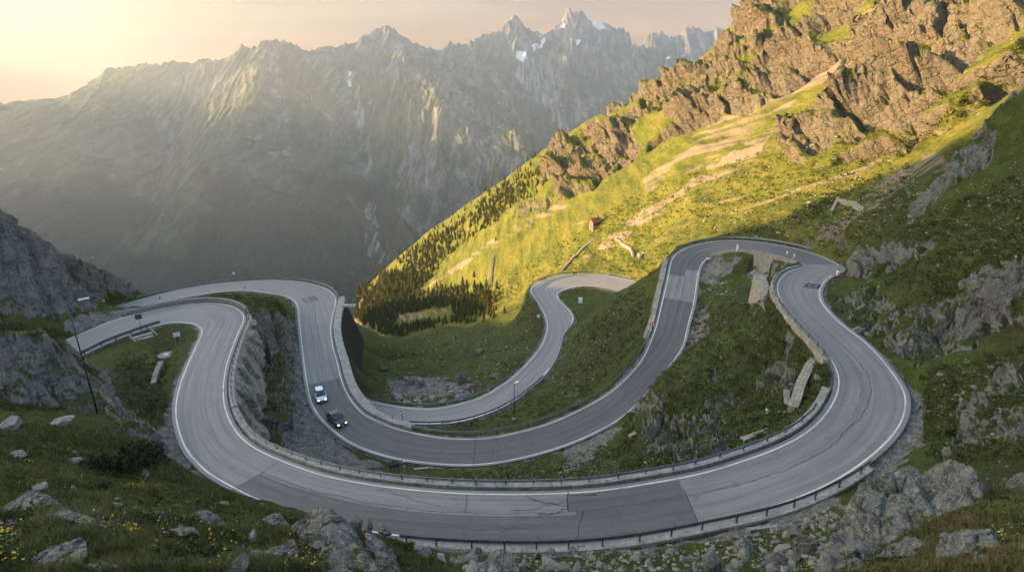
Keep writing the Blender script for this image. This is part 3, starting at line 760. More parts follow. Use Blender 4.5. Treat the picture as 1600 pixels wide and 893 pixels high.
def concrete_mat(name,col=(.36,.345,.315)):
    s=NT(name); v=s.coord()
    n=s.noise(.8,6,.65,v); vs=s.coord((2.2,2.2,.35)); st=s.noise(1.5,5,.65,vs)
    c=s.ramp(n,[(.3,tuple(k*.62 for k in col)),(.55,col),(.75,tuple(k*1.2 for k in col))])
    c=s.mix(s.mrange(st,.48,.66,0,.65),c,tuple(k*.35 for k in col))
    c=s.mix(s.mrange(s.noise(1.7,5,.7,v),.58,.66,0,.8),c,(.055,.065,.025))
    return s.fin(c,.9,s.bump(s.noise(9,6,.7,v),.5,.05))
def masonry(name,col=(.33,.29,.235),sx=1.3,sz=3.0):
    s=NT(name); uv=s.new('ShaderNodeUVMap')
    br=s.new('ShaderNodeTexBrick'); 
    mp=s.new('ShaderNodeMapping'); s.l.new(uv.outputs[0],mp.inputs[0])
    wn=s.noise(2.5,3,.5,mp.outputs[0],col=True); ad=s.new('ShaderNodeMix',data_type='VECTOR'); ad.inputs[0].default_value=.06
    s.l.new(mp.outputs[0],ad.inputs[4]); s.l.new(wn,ad.inputs[5]); s.l.new(ad.outputs[1],br.inputs['Vector'])
    br.inputs['Scale'].default_value=1; br.inputs['Brick Width'].default_value=.62; br.inputs['Row Height'].default_value=.34; br.inputs['Mortar Size'].default_value=.022
    br.inputs['Color1'].default_value=(*[k*.82 for k in col],1); br.inputs['Color2'].default_value=(*[k*1.12 for k in col],1); br.inputs['Mortar'].default_value=(.15,.135,.115,1)
    v=s.coord(); c=s.mix(s.mrange(s.noise(1.3,6,.7,v),.35,.65,.6,0),br.outputs['Color'],(.10,.095,.08))
    c=s.mix(s.mrange(s.noise(.7,5,.7,v),.58,.66,0,.7),c,(.06,.07,.025))
    h=s.math('ADD',s.math('MULTIPLY',br.outputs['Fac'],-.8),s.noise(7,5,.65,v))
    return s.fin(c,.92,s.bump(h,.8,.08))
def boulder_mat(name,tint=(1,1,1)):
    s=NT(name)
    oi=s.new('ShaderNodeObjectInfo')
    c=rock_col(s,1.6)
    vb=s.coord((1,1,1.3)); c=s.mix(s.mrange(s.noise(3.2,7,.72,vb,dist=.6),.50,.60,0,.6),c,(.055,.055,.05))
    c=s.mix(s.mrange(s.noise(14,4,.7,vb),.60,.68,0,.7),c,(.27,.285,.15))
    c=s.mix(1.0,c,tint,'MULTIPLY')
    c=s.mix(s.mrange(oi.outputs['Random'],0,1,0,.25),c,(.30,.29,.27))
    return s.fin(c,.9,rock_bump(s,2.2,.7))
M={}
M['ground']=ground_mat(); M['far']=far_mat()
M['asphalt']=asphalt('worn_asphalt',(.150,.143,.134),(.222,.212,.198))
M['dark_asphalt']=asphalt('newer_asphalt',(.078,.075,.072),(.122,.117,.112))
M['pale_asphalt']=asphalt('pale_asphalt',(.18,.172,.162),(.25,.239,.224))
def paint_mat():
    s=NT('road_paint'); v=s.coord()
    c=s.mix(s.mrange(s.math('ADD',s.math('MULTIPLY',s.noise(9,5,.75,v),.6),s.math('MULTIPLY',s.noise(.35,4,.6,v),.4)),.49,.60,0,.85),(.58,.57,.545),(.17,.17,.168)); return s.fin(c,.7)
M['paint']=paint_mat()
M['crack']=plain('tar_seam',(.022,.022,.024),.8,.3)
M['steel']=plain('galvanised_rail',(.16,.185,.20),.5,.3,2.0,.55)
M['post']=plain('rail_post',(.13,.145,.15),.6,.3,2.0,.4)
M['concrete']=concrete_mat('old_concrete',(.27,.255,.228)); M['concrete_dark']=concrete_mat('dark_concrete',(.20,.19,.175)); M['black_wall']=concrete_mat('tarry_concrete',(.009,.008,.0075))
M['stone_wall']=masonry('rough_masonry'); M['pale_stone']=masonry('pale_masonry',(.36,.31,.24)); M['grey_stone']=masonry('grey_masonry',(.25,.235,.21))
def lichen_mat(name):
    s=NT(name); v=s.coord((1,1,1.25)); b=rock_col(s,1.3)
    c=s.mix(s.mrange(s.noise(1.5,8,.72,v,dist=.5),.46,.56,0,.75),b,(.045,.046,.042))
    c=s.mix(s.mrange(s.noise(2.6,7,.75,v,dist=.3),.54,.60,0,.75),c,(.235,.25,.12)); c=s.mix(s.mrange(s.noise(11,5,.75,v),.56,.62,0,.7),c,(.30,.30,.27))
    g=s.mrange(s.math('ADD',s.nz(),s.math('MULTIPLY',s.math('SUBTRACT',s.noise(1.1,5,.7,v),.5),1.6)),.98,1.12); c=s.mix(g,c,(.05,.06,.018))
    return s.fin(c,.93,rock_bump(s,1.7,.9))
M['lichen']=lichen_mat('lichen_rock')
M['boulder']=boulder_mat('boulder_rock'); M['pale_boulder']=boulder_mat('pale_boulder_rock',(1.35,1.31,1.24))
# ------------------------------------------------------------------ ground, roads, mountains, sky, light, haze
g=np_mesh('hillside',V,faces,M['ground'],smooth=True); tag(g,kind='structure')
g['label']='rocky alpine hillside of turf and crags around the hairpin road'
meadow=np.clip(sstep(105,190,PD)*(1-sstep(-1,1,(RB*0).sum()*0+rd*0-2)),0,1) if False else sstep(100,170,PD)  # where the turf and rock colours carry the sunlight
meadow=np.where((gx>55)&(PX<1560),sstep(93,106,PD),meadow)
meadow=np.where((gx>55)&(PX>=1440)&(PY<250),sstep(86,96,PD),meadow)
meadow=np.where((gx<25)&(PD<215)&(gy<205),sstep(190,215,PD)*.9,meadow)
set_col(g,np.stack([rock.ravel(),scree.ravel(),grav.ravel()],1),'mask')
set_col(g,np.stack([heath.ravel(),meadow.ravel(),forest.ravel()],1),'mask2')

def ribbon(name,r,i0,i1,a,b,dz,mat,parent=None,nlat=2,jag=0,amid=False):
    """strip of road r between stations i0..i1; a,b are metres from the left edge (>=0) or, if negative, from the right edge"""
    I=np.arange(i0,i1+1); W=r.W[I]
    f=lambda q:(np.full(len(I),q) if q>=0 else W+q) if np.isscalar(q) else np.asarray(q)
    A,B=f(a),f(b); vs=[];uv=[]
    for k in range(nlat):
        t=k/(nlat-1); off=A+(B-A)*t
        P=r.L[I]+r.N[I]*off[:,None]; P[:,2]=r.C[I,2]+dz; vs.append(P); uv.append(np.stack([off,r.s[I]],1))
    vs=np.stack(vs,1).reshape(-1,3); uv=np.stack(uv,1).reshape(-1,2)
    n=len(I); ix=np.arange(n*nlat).reshape(n,nlat)
    fc=np.stack([ix[:-1,:-1],ix[:-1,1:],ix[1:,1:],ix[1:,:-1]],-1).reshape(-1,4)
    o=np_mesh(name,vs,fc,mat,parent)
    ul=o.data.uv_layers.new(name='UVMap'); ul.data.foreach_set('uv',uv[fc.ravel()].astype(np.float32).ravel())
    # face up
    if o.data.polygons[0].normal.z<0: o.data.flip_normals()
    return o
def off_edge(r,i0,i1,side,off):
    I=np.arange(i0,i1+1); sg=-1 if side=='L' else 1
    E=(r.L if side=='L' else r.R)[I]; P=E+r.N[I]*sg*off; P=P.copy(); P[:,2]=r.C[I,2]; return P
rd1=ribbon('road',road,0,road.n-1,-0.0 if False else 0,-1e-6,0,M['asphalt'],nlat=6); tag(rd1,kind='structure')
# let the surface run a little past the white lines
def widen(r,ex):
    q=Road(); q.__dict__.update(r.__dict__); q.L=r.L-r.N*ex; q.R=r.R+r.N*ex; q.W=r.W+2*ex; return q
bpy.data.objects.remove(rd1)
roadw=widen(road,.38); road3w=widen(road3,.3); road4w=widen(road4,.2)
rd1=ribbon('road',roadw,0,road.n-1,0,-1e-6,0,M['asphalt'],nlat=6); tag(rd1,kind='structure')
rd3=ribbon('road',road3w,0,road3.n-1,0,-1e-6,0,M['pale_asphalt'],nlat=6); tag(rd3,kind='structure')
rd4=ribbon('road',road4w,0,road4.n-1,0,-1e-6,0,M['asphalt'],nlat=4); tag(rd4,kind='structure')
jr=lambda px,py,s=None: near_i(road,px,py,s)
PIV0,PIV1=jr(1248,418,'L'),jr(1246,409,'L')
def line(name,r,i0,i1,a,b,par,dz=.012): return ribbon(name,r,i0,i1,a,b,dz,M['paint'],par)
line('edge_line',road,jr(104,531,'L'),PIV0,0,.14,rd1)
line('edge_line',road,PIV1,jr(215,480,'L'),0,.14,rd1)
line('edge_line',road,jr(240,509,'R'),jr(1302,431,'R'),-.14,-1e-6,rd1)
line('edge_line',road,jr(1312,416,'R'),jr(200,474,'R'),-.14,-1e-6,rd1)
line('edge_line',road3,6,road3.n-8,0,.18,rd3); line('edge_line',road3,8,near_i(road3,690,661,'R'),-.18,-1e-6,rd3); line('edge_line',road3,near_i(road3,705,661,'R'),near_i(road3,860,575,'R'),-.18,-1e-6,rd3)
line('edge_line',road3,near_i(road3,893,504,'R'),near_i(road3,945,451,'R'),-.18,-1e-6,rd3)
line('edge_line',road4,0,road4.n-1,0,.15,rd4)
# dashes of a worn centre line
for a,b in (((330,538),(327,548)),((349,500),(347,510))): pass
# resurfaced patches
def patch(i0,i1,a,b,mat,dz=.005): return ribbon('asphalt_patch',road,i0,i1,a,b,dz,mat,rd1,nlat=3)
def half(i0,i1,f0,f1): 
    W=road.W[np.arange(i0,i1+1)]; return W*f0,W*f1
c=lambda px,py: jr(px,py)
for (p,q,f0,f1,m) in (((405,744),(905,808),.48,1.04,'dark_asphalt'),((905,808),(1075,785),.42,1.04,'dark_asphalt'),((893,790),(1070,770),.05,.42,'dark_asphalt'),
    ((745,704),(880,672),.03,1.0,'dark_asphalt'),((880,672),(1062,470),.02,.98,'dark_asphalt'),((1066,432),(1285,405),.02,1.0,'dark_asphalt'),
    ((745,704),(500,596),.05,.97,'dark_asphalt'),((1085,425),(1078,440),.0,.45,'asphalt')):
    i0,i1=sorted((c(*p),c(*q))); A,B=half(i0,i1,f0,f1); patch(i0,i1,A,B,M[m],.005 if m!='asphalt' else .009)
i0,i1=c(1276,452),c(1296,447); 
# tar seams: joints between the slabs and wandering cracks
def seam(i0,i1,f0,f1,w=.07,wob=.1,name='tar_seam',seed=1,dz=.017):
    n=max(6,abs(i1-i0)*2); t=np.linspace(0,1,n); rg=np.random.default_rng(seed)
    wb=np.cumsum(rg.normal(0,1,n)); wb=wb-np.linspace(wb[0],wb[-1],n); wb=wb/ max(1,np.abs(wb).max())*wob
    ii=i0+(i1-i0)*t; ff=f0+(f1-f0)*t
    ii=np.clip(ii,0,road.n-1.001)
    k=ii.astype(int); fr=(ii-k)[:,None]
    L=road.L[k]*(1-fr)+road.L[k+1]*fr; Rr=road.R[k]*(1-fr)+road.R[k+1]*fr
    P=L+(Rr-L)*ff[:,None]; T=np.gradient(P,axis=0); T[:,2]=0; T/=np.linalg.norm(T,axis=1)[:,None]+1e-9
    S=np.stack([-T[:,1],T[:,0],0*T[:,0]],1); P=P+S*wb[:,None]; P[:,2]+=dz
    ww=w*.62*(.5+.9*rg.random(n))[:,None]*.5
    vs=np.stack([P-S*ww,P+S*ww],1).reshape(-1,3); ix=np.arange(2*n).reshape(n,2)
    o=np_mesh(name,vs,np.stack([ix[:-1,0],ix[:-1,1],ix[1:,1],ix[1:,0]],-1),M['crack'],rd1)
    if o.data.polygons[0].normal.z<0: o.data.flip_normals()
sd=0
for p,q,f0,f1,w in (((405,744),(1075,785),.46,.42,.07),((1075,785),(1350,600),.42,.5,.07),((1350,600),(1290,470),.5,.45,.09),((745,704),(1040,560),.5,.5,.05),((500,596),(505,470),.5,.45,.08),((1040,560),(1066,432),.45,.4,.05)):
    sd+=1; i0,i1=c(*p),c(*q); seam(i0,i1,f0,f1,w,.25,seed=sd)
for p,f0,f1,w,sl in (((395,748),0,1,.09,2),((715,800),.02,.46,.08,1),((908,808),.42,1,.09,-1),((890,790),0,.42,.12,0),((1075,780),0,1,.12,0),((743,705),0,1,.12,0),((770,700),.1,.5,.08,0),((783,700),.5,1,.1,1),((818,692),.3,1,.05,0),((692,705),.3,.95,.06,0),((1100,445),0,1,.06,0),((497,598),0,1,.05,0),((505,512),.0,.5,.06,3)):
    sd+=1; i=c(*p); seam(i,i+sl,f0,f1,w,.12,seed=sd)
for p,q,f0,f1,w in (((565,770),(690,805),.12,.35,.09),((690,805),(710,800),.05,.3,.06),((820,790),(890,790),.04,.30,.14),((800,795),(890,792),.38,.2,.07),((840,795),(893,795),.5,.38,.10),((890,790),(990,780),.05,.02,.08),((905,785),(930,780),.03,.12,.14),((590,800),(840,810),.75,.7,.05),((780,805),(830,805),.85,.5,.05),((600,700),(640,706),.5,.6,.09),((690,690),(1000,600),.25,.3,.04),((1300,540),(1400,640),.3,.35,.04),((1060,450),(1160,384),.6,.55,.08),((1160,384),(1260,402),.55,.6,.06)):
    sd+=1; seam(c(*p),c(*q),f0,f1,w,.3,seed=sd)

# ------------------------------------------------------------------ far mountains
CF=[]
def fl(pts,step=45.):
    P=np.array([at_d(*p) for p in pts]); CF.append(dens(P,step))
CREST=[(-500,250,4400),(-250,205,4400),(-100,188,4400),(0,171,4400),(60,152,4400),(110,143,4450),(150,122,4500),(190,101,4550),(225,103,4600),(290,97,4650),(345,88,4700),(385,72,4750),(405,66,4750),(430,57,4800),(455,68,4800),(490,79,4850),(530,80,4950),(560,64,5050),(580,50,5150),(598,38,5200),(622,55,5300),(655,75,5400),(690,74,5600),(702,66,5650),(718,66,5700),(728,76,5750),(742,52,5900),(762,44,6000),(778,42,6050),(800,29,6200),(822,36,6250),(845,45,6300),(860,36,6300),(880,22,6350),(905,13,6400),(930,24,6400),(955,40,6450),(985,52,6500),(1005,68,6550),(1040,80,6600),(1120,100,6600),(1300,120,6500),(1700,100,6500)]
fl(CREST); fl([(p[0],p[1]+45,min(p[2]*1.2,7300)) for p in CREST if p[0]<960])
R2=[(960,90,6900),(1000,66,6900),(1012,55,6900),(1032,44,6900),(1045,50,6900),(1060,46,6900),(1085,37,6900),(1105,46,6900),(1135,52,6900),(1200,60,6900),(1400,40,6900),(1700,60,6900)]
fl(R2); fl([(p[0],p[1]+25,7250) for p in R2])
fl([(960,100,6700),(1100,120,6650),(1300,130,6650)])
fl([(-500,260,7200),(0,200,7200),(400,180,7200)])
fl([(428,62,4780),(414,105,4350),(404,138,3980),(372,185,3680),(340,228,3420),(290,290,3020),(250,340,2780),(205,400,2600)]); fl([(432,80,4780),(440,120,4560),(455,180,4280),(470,240,3950),(482,310,3450),(492,390,2900)]); fl([(492,82,4860),(512,140,4430),(528,210,3960),(540,290,3400),(548,360,2950)])   # spur with the lit edge
fl([(195,104,4540),(165,150,4200),(140,200,3800),(90,290,3200)])
fl([(300,105,4620),(285,180,4400),(262,250,4100),(240,320,3650),(225,375,3150)])
fl([(520,90,4900),(548,130,4720),(568,200,4350),(576,270,3900),(582,340,3420),(592,392,2980)])
fl([(600,45,5180),(625,80,4950),(655,115,4650),(688,158,4150),(730,190,3900),(775,215,3620),(835,258,3250),(890,310,2950)])
fl([(630,300,3500),(680,330,3250),(720,330,3150),(600,430,2800)])
fl([(705,90,5500),(730,130,5250),(775,165,4950),(850,215,4400),(930,270,3900)]) 
fl([(800,32,6180),(770,75,5900),(745,105,5650)]); fl([(905,18,6370),(915,60,6100),(930,90,5900),(965,130,5600),(1000,190,5100)])
fl([(840,75,6000),(850,120,5700),(866,165,5300),(890,205,4800),(940,240,4300)])
fl([(990,70,6450),(1040,130,5900),(1080,190,5300)])
fl([(-500,560,2200),(-200,520,2300),(0,500,2350),(200,480,2400),(400,460,2450),(560,440,2550),(620,420,2650),(800,380,2800),(1000,330,3100),(1400,300,3300)])
CF.append(dens(np.array([(-3000,700,-500),(-600,700,-420),(0,700,-400),(500,700,-250),(1500,700,200),(3000,700,500)],float),45))
CF.append(dens(np.array([(-3000,1500,-880),(-600,1500,-800),(0,1500,-780),(500,1500,-600),(1800,1500,0)],float),45))
AF=np.vstack(CF)
def solve2(C,x0,x1,y0,y1,levels):
    G=None
    for h,it in levels:
        nx=int((x1-x0)/h)+1; ny=int((y1-y0)/h)+1
        ok=(C[:,0]>x0)&(C[:,0]<x1)&(C[:,1]>y0)&(C[:,1]<y1)
        ix=np.round((C[ok,0]-x0)/h).astype(int).clip(0,nx-1); iy=np.round((C[ok,1]-y0)/h).astype(int).clip(0,ny-1); idx=iy*nx+ix
        cnt=np.bincount(idx,minlength=nx*ny); sm=np.bincount(idx,weights=C[ok,2],minlength=nx*ny)
        fix=(cnt>0).reshape(ny,nx); val=np.where(cnt>0,sm/np.maximum(cnt,1),0).reshape(ny,nx)
        if G is None: G=np.full((ny,nx),-300.)
        else:
            yy=np.linspace(0,G.shape[0]-1,ny); xx=np.linspace(0,G.shape[1]-1,nx)
            b=np.minimum(yy.astype(int),G.shape[0]-2); a=np.minimum(xx.astype(int),G.shape[1]-2); fy=(yy-b)[:,None]; fx=(xx-a)[None,:]
            G=(G[b][:,a]*(1-fx)+G[b][:,a+1]*fx)*(1-fy)+(G[b+1][:,a]*(1-fx)+G[b+1][:,a+1]*fx)*fy
        G=np.where(fix,val,G)
        for k in range(it):
            p=np.pad(G,1,mode='edge'); G=np.where(fix,val,(p[:-2,1:-1]+p[2:,1:-1]+p[1:-1,:-2]+p[1:-1,2:])*.25)
    return G,h
fx0,fx1,fy0,fy1=-8000.,9000.,500.,11800.
FG,fh=solve2(AF,fx0,fx1,fy0,fy1,((400,300),(200,200),(100,200),(50,150),(25,60)))
def fsamp2(x,y):
    u=np.clip((x-fx0)/fh,0,FG.shape[1]-1.01); v=np.clip((y-fy0)/fh,0,FG.shape[0]-1.01); i=u.astype(int); j=v.astype(int); fu=u-i; fv=v-j
    return (FG[j,i]*(1-fu)+FG[j,i+1]*fu)*(1-fv)+(FG[j+1,i]*(1-fu)+FG[j+1,i+1]*fu)*fv
az=np.radians(np.linspace(-47,33,1250)); fr=[620.]
while fr[-1]<8350: fr.append(fr[-1]*(1.010 if fr[-1]<2300 else 1.0021))
fr=np.array(fr); mx=np.sin(az)[None,:]*fr[:,None]; my=np.cos(az)[None,:]*fr[:,None]
mz0=fsamp2(mx,my)
# gullies: ridged relief pulled out along the fall of the face
wx=mx+160*fbm(mx/900,my/900,3,201); wy=my+160*fbm(mx/900,my/900,3,205)
e=sstep(1500,2700,fr)[:,None]
rug=.42+.58*sstep(-1900,300,mx+.0*my)
mz=mz0+e*rug*(140*(ridged(wx/640,wy/2300,4,211)-.42)+75*(ridged(wx/210,wy/800,4,221)-.4))+e*(.55+.45*rug)*(34*(ridged(wx/75,wy/300,4,231)-.4)+13*(ridged(mx/28,my/90,3,241)-.4))
mu,mv,md=to_px(mx,my,mz)
jit=7*fbm(mx/160,my/160,5,251)
snow=np.zeros(mx.shape,bool); 
for p in ([(921,30),(932,28),(948,44),(938,48),(926,40)],[(806,82),(820,78),(826,92),(814,96),(806,90)],[(844,58),(852,56),(848,78),(842,76)],[(834,70),(840,68),(838,80),(832,80)],[(543,128),(550,126),(549,135),(543,136)],[(545,112),(549,112),(550,119),(546,120)],[(900,62),(906,60),(904,70),(899,70)],[(1040,88),(1048,87),(1046,91),(1040,92)],[(1062,86),(1068,85),(1066,89)],[(874,40),(884,36),(880,44)]):
    snow|=in_poly(mu+jit*1.2,mv+jit*.8,p)
scr=np.zeros(mx.shape,np.float32); gn=fbm(mx/26,my/320,4,261)
for p,w in (([(535,110),(556,110),(572,200),(580,240),(585,320),(596,390),(606,400),(600,420),(575,400),(572,330),(566,250),(556,190)],1.),([(806,90),(850,86),(868,110),(880,175),(892,210),(880,214),(860,180),(830,150),(806,120)],1.),([(860,185),(905,160),(950,140),(940,160),(885,210)],.6),
    ([(660,120),(690,120),(760,170),(790,205),(740,190)],.55),([(350,85),(400,110),(330,150),(290,210),(265,260),(262,210),(230,160),(280,120)],.4),([(470,85),(520,90),(560,180),(575,215),(530,160)],.5),([(440,120),(545,205),(540,210)],.6),([(760,100),(800,150),(815,195),(780,150)],.5)):
    mk_=in_poly(mu+jit*1.3,mv+jit,p); scr=np.maximum(scr,mk_*w*np.clip(.30+1.8*gn,0,1))
frk=np.zeros(mx.shape,np.float32)
for p in ([(640,190),(700,160),(780,215),(850,262),(760,340),(660,370),(620,330)],[(560,60),(640,60),(660,120),(600,120),(550,100)],[(720,40),(1000,10),(1010,150),(880,170),(720,130)]):
    frk=np.maximum(frk,in_poly(mu+jit*3,mv+jit*3,p)*np.clip(.5+1.3*fbm(mx/150,my/300,4,271),0,1))
ii=np.arange(mx.size).reshape(mx.shape)
ff=np.stack([ii[:-1,:-1],ii[:-1,1:],ii[1:,1:],ii[1:,:-1]],-1).reshape(-1,4)
mtn=np_mesh('mountains',np.stack([mx,my,mz],-1).reshape(-1,3),ff,M['far'],smooth=True); tag(mtn,kind='structure')
set_col(mtn,np.stack([frk.ravel(),scr.ravel(),snow.ravel().astype(np.float32)],1),'mask')

# ------------------------------------------------------------------ sun, sky
SUN_AZ,SUN_EL=R(-86),R(10.0)       # azimuth from +Y towards +X
sd_=Vector((math.sin(SUN_AZ)*math.cos(SUN_EL),math.cos(SUN_AZ)*math.cos(SUN_EL),math.sin(SUN_EL)))
sun=bpy.data.lights.new('sun','SUN'); sun.energy=4.3; sun.angle=R(.55); sun.color=(1.0,.66,.30)
so=bpy.data.objects.new('sun',sun); so.rotation_euler=(-sd_).to_track_quat('-Z','Y').to_euler(); link(so); so.location=(-200,0,200)
w=bpy.data.worlds.new('World'); scene.world=w; w.use_nodes=True
nt=w.node_tree; bg=nt.nodes['Background']
sk=nt.nodes.new('ShaderNodeTexSky'); sk.sky_type='NISHITA'; sk.sun_disc=False; sk.sun_elevation=SUN_EL; sk.sun_rotation=SUN_AZ
sk.altitude=1500; sk.air_density=1.0; sk.dust_density=4.0; sk.ozone_density=1.0
def world_nodes():
    N_=nt.nodes.new; Lk=nt.links.new
    def mt(op,a,b=0,clamp=False):
        n=N_('ShaderNodeMath'); n.operation=op; n.use_clamp=clamp
        for i,v in ((0,a),(1,b)):
            if isinstance(v,(int,float)): n.inputs[i].default_value=v
            else: Lk(v,n.inputs[i])
        return n.outputs[0]
    tc=N_('ShaderNodeTexCoord'); sp=N_('ShaderNodeSeparateXYZ'); Lk(tc.outputs['Generated'],sp.inputs[0])
    elev=mt('MULTIPLY',mt('ARCSINE',sp.outputs[2]),57.2958)
    # the low band of morning glow over the valley, in degrees above the level
    def ramp(fac,st):
        n=N_('ShaderNodeValToRGB')
        while len(n.color_ramp.elements)<len(st): n.color_ramp.elements.new(.5)
        for e,(p,c) in zip(n.color_ramp.elements,st): e.position=p; e.color=(*c,1)
        Lk(fac,n.inputs[0]); return n.outputs[0]
    mp=N_('ShaderNodeMapping'); Lk(tc.outputs['Generated'],mp.inputs[0]); mp.inputs['Scale'].default_value=(2.2,2.2,34); mp.inputs['Rotation'].default_value=(R(4),R(3),0)
    nz_=N_('ShaderNodeTexNoise'); nz_.inputs['Scale'].default_value=1.6; nz_.inputs['Detail'].default_value=6; nz_.inputs['Distortion'].default_value=.6; Lk(mp.outputs[0],nz_.inputs['Vector'])
    wob=mt('MULTIPLY',mt('SUBTRACT',nz_.outputs[0],.5),3.2)
    t=mt('DIVIDE',mt('ADD',mt('ADD',elev,wob),4),16)
    left=ramp(t,[(0,(.58,.16,.015)),(.22,(.60,.17,.02)),(.36,(.60,.21,.045)),(.50,(.62,.35,.15)),(.64,(.54,.33,.15)),(.80,(.48,.35,.21)),(1,(.48,.40,.30))])
    right=ramp(t,[(0,(1.25,.54,.18)),(.22,(1.30,.60,.22)),(.44,(1.25,.66,.28)),(.60,(1.02,.66,.37)),(.80,(.76,.61,.46)),(1,(.58,.55,.50))])
    dt=mt('ADD',mt('MULTIPLY',sp.outputs[0],1.0),mt('MULTIPLY',sp.outputs[1],0))
    mr=N_('ShaderNodeMapRange'); Lk(dt,mr.inputs[0]); mr.inputs[1].default_value=-.62; mr.inputs[2].default_value=.30
    m=N_('ShaderNodeMix'); m.data_type='RGBA'; Lk(mr.outputs[0],m.inputs[0]); Lk(left,m.inputs[6]); Lk(right,m.inputs[7])
    cl_=N_('ShaderNodeMapRange'); Lk(nz_.outputs[0],cl_.inputs[0]); cl_.inputs[1].default_value=.46; cl_.inputs[2].default_value=.70; cl_.inputs[3].default_value=GLOW*.94; cl_.inputs[4].default_value=GLOW*1.35
    sc=N_('ShaderNodeMix'); sc.data_type='RGBA'; sc.blend_type='MULTIPLY'; sc.inputs[0].default_value=1; Lk(m.outputs[2],sc.inputs[6]); Lk(cl_.outputs[0],sc.inputs[7])
    e2=N_('ShaderNodeMapRange'); e2.interpolation_type='SMOOTHSTEP'; Lk(elev,e2.inputs[0]); e2.inputs[1].default_value=7; e2.inputs[2].default_value=20
    mm=N_('ShaderNodeMix'); mm.data_type='RGBA'; Lk(e2.outputs[0],mm.inputs[0]); Lk(sc.outputs[2],mm.inputs[6]); Lk(sk.outputs[0],mm.inputs[7])
    wm=N_('ShaderNodeMix'); wm.data_type='RGBA'; wm.blend_type='MULTIPLY'; wm.inputs[0].default_value=1; Lk(sk.outputs[0],wm.inputs[6]); wm.inputs[7].default_value=(1.10,1.0,.86,1); Lk(wm.outputs[2],mm.inputs[7])
    Lk(mm.outputs[2],bg.inputs[0])
EXPO=2.72; GLOW=.50/(2**EXPO)/.15
world_nodes(); bg.inputs[1].default_value=.15

# the mountain on the left, outside the picture, its crest shaped to keep the road in shade
KU=[(-260,60),(-60,70),(0,60),(50,34),(82,14),(95,7),(105,1),(118,-8),(124,-14),(127,-22),(131,-29),(138,-40),(150,-54),(162,-72),(185,-82),(200,-90),(290,-118),(340,-140),(420,-200)]
tanE=math.tan(SUN_EL)
def shade_ridge():
    ua=np.array([k[0] for k in KU],float); kz=np.array([k[1] for k in KU],float)
    U=np.arange(-260,421,5.); S=np.arange(-900,-229,10.)
    sx,sy=math.sin(SUN_AZ),math.cos(SUN_AZ)         # towards the sun, horizontal
    uu,ss=np.meshgrid(U,S)                          # u across, s = -(distance towards sun)
    Kc=np.interp(uu,ua,kz); crest=Kc+tanE*430
    h=crest-np.abs(ss+430)*.62*(1-.25*fbm(uu/60,ss/60,4,301)) -3.5*np.abs(fbm(uu/14,ss/40,4,305))*(np.abs(ss+430)>3)
    X=-ss*sx - uu*sy*(-1)*0 ; 
    # basis: p = u*eu - s*es ; es towards the sun, eu = perpendicular pointing forward (+y)
    ex,ey=sx,sy; ux,uy=-ey*-1,ex*-1
    ux,uy=(-sy if False else -ey),( ex)
    if uy<0: ux,uy=-ux,-uy
    X=uu*ux-ss*ex; Y=uu*uy-ss*ey
    h=np.maximum(h,-420)
    n0,n1=X.shape; q=np.arange(n0*n1).reshape(n0,n1)
    f=np.stack([q[:-1,:-1],q[:-1,1:],q[1:,1:],q[1:,:-1]],-1).reshape(-1,4)
    o=np_mesh('hillside',np.stack([X,Y,h],-1).reshape(-1,3),f,M['ground'],smooth=True); tag(o,kind='structure')
    zz=np.zeros((X.size,3),np.float32); set_col(o,zz,'mask'); set_col(o,zz+.3,'mask2')
    if o.data.polygons[10].normal.z<0: o.data.flip_normals()
shade_ridge()

# unseen range added on the left, to put the deep air and the valley floor in shade
def shade_range():
    X,Y=np.meshgrid(np.arange(-5720,-3500,50.),np.arange(-1200,4300,50.))
    crest=450+260*fbm(Y/700,Y*0+3,4,311)-.10*np.maximum(Y-3300,0)
    h=np.maximum(crest-np.abs(X+4400)*.62+150*(ridged(X/900,Y/700,4,315)-.5)*np.clip(np.abs(X+4400)/500,.15,1),-900)
    n0,n1=X.shape; q=np.arange(n0*n1).reshape(n0,n1)
    f=np.stack([q[:-1,:-1],q[:-1,1:],q[1:,1:],q[1:,:-1]],-1).reshape(-1,4)
    o=np_mesh('mountains',np.stack([X,Y,h],-1).reshape(-1,3),f,M['far'],smooth=True); tag(o,kind='structure'); set_col(o,np.zeros((X.size,3),np.float32),'mask')
shade_range()

# valley air
def haze(density):
    me=MB(); me.box((900,3400,275),(13400,10200,2950))
    s=NT('valley_air'); s.n.remove(s.b); pv=s.new('ShaderNodeVolumePrincipled'); pv.inputs['Color'].default_value=(.74,.85,1,1); pv.inputs['Density'].default_value=density
    pv.inputs['Anisotropy'].default_value=.56
    s.l.new(pv.outputs[0],s.n['Material Output'].inputs['Volume'])
    o=me.build('haze',s.m); tag(o,kind='stuff'); return o
haze(.00005)

# ------------------------------------------------------------------ camera
cam=bpy.data.cameras.new('camera'); cam.sensor_width=36; cam.lens=36*F/1600; cam.clip_start=.3; cam.clip_end=30000
co=bpy.data.objects.new('camera',cam); co.location=(0,0,0); co.rotation_euler=(R(90)-PITCH,0,0); link(co); scene.camera=co
vs=scene.view_settings; vs.view_transform='Standard'; vs.look='None'; vs.gamma=1; vs.use_curve_mapping=False; vs.exposure=EXPO
scene.cycles.max_bounces=5; scene.cycles.diffuse_bounces=3; scene.cycles.glossy_bounces=2; scene.cycles.volume_bounces=1; scene.cycles.transparent_max_bounces=8
scene.cycles.use_denoising=True
scene.cycles.use_adaptive_sampling=True
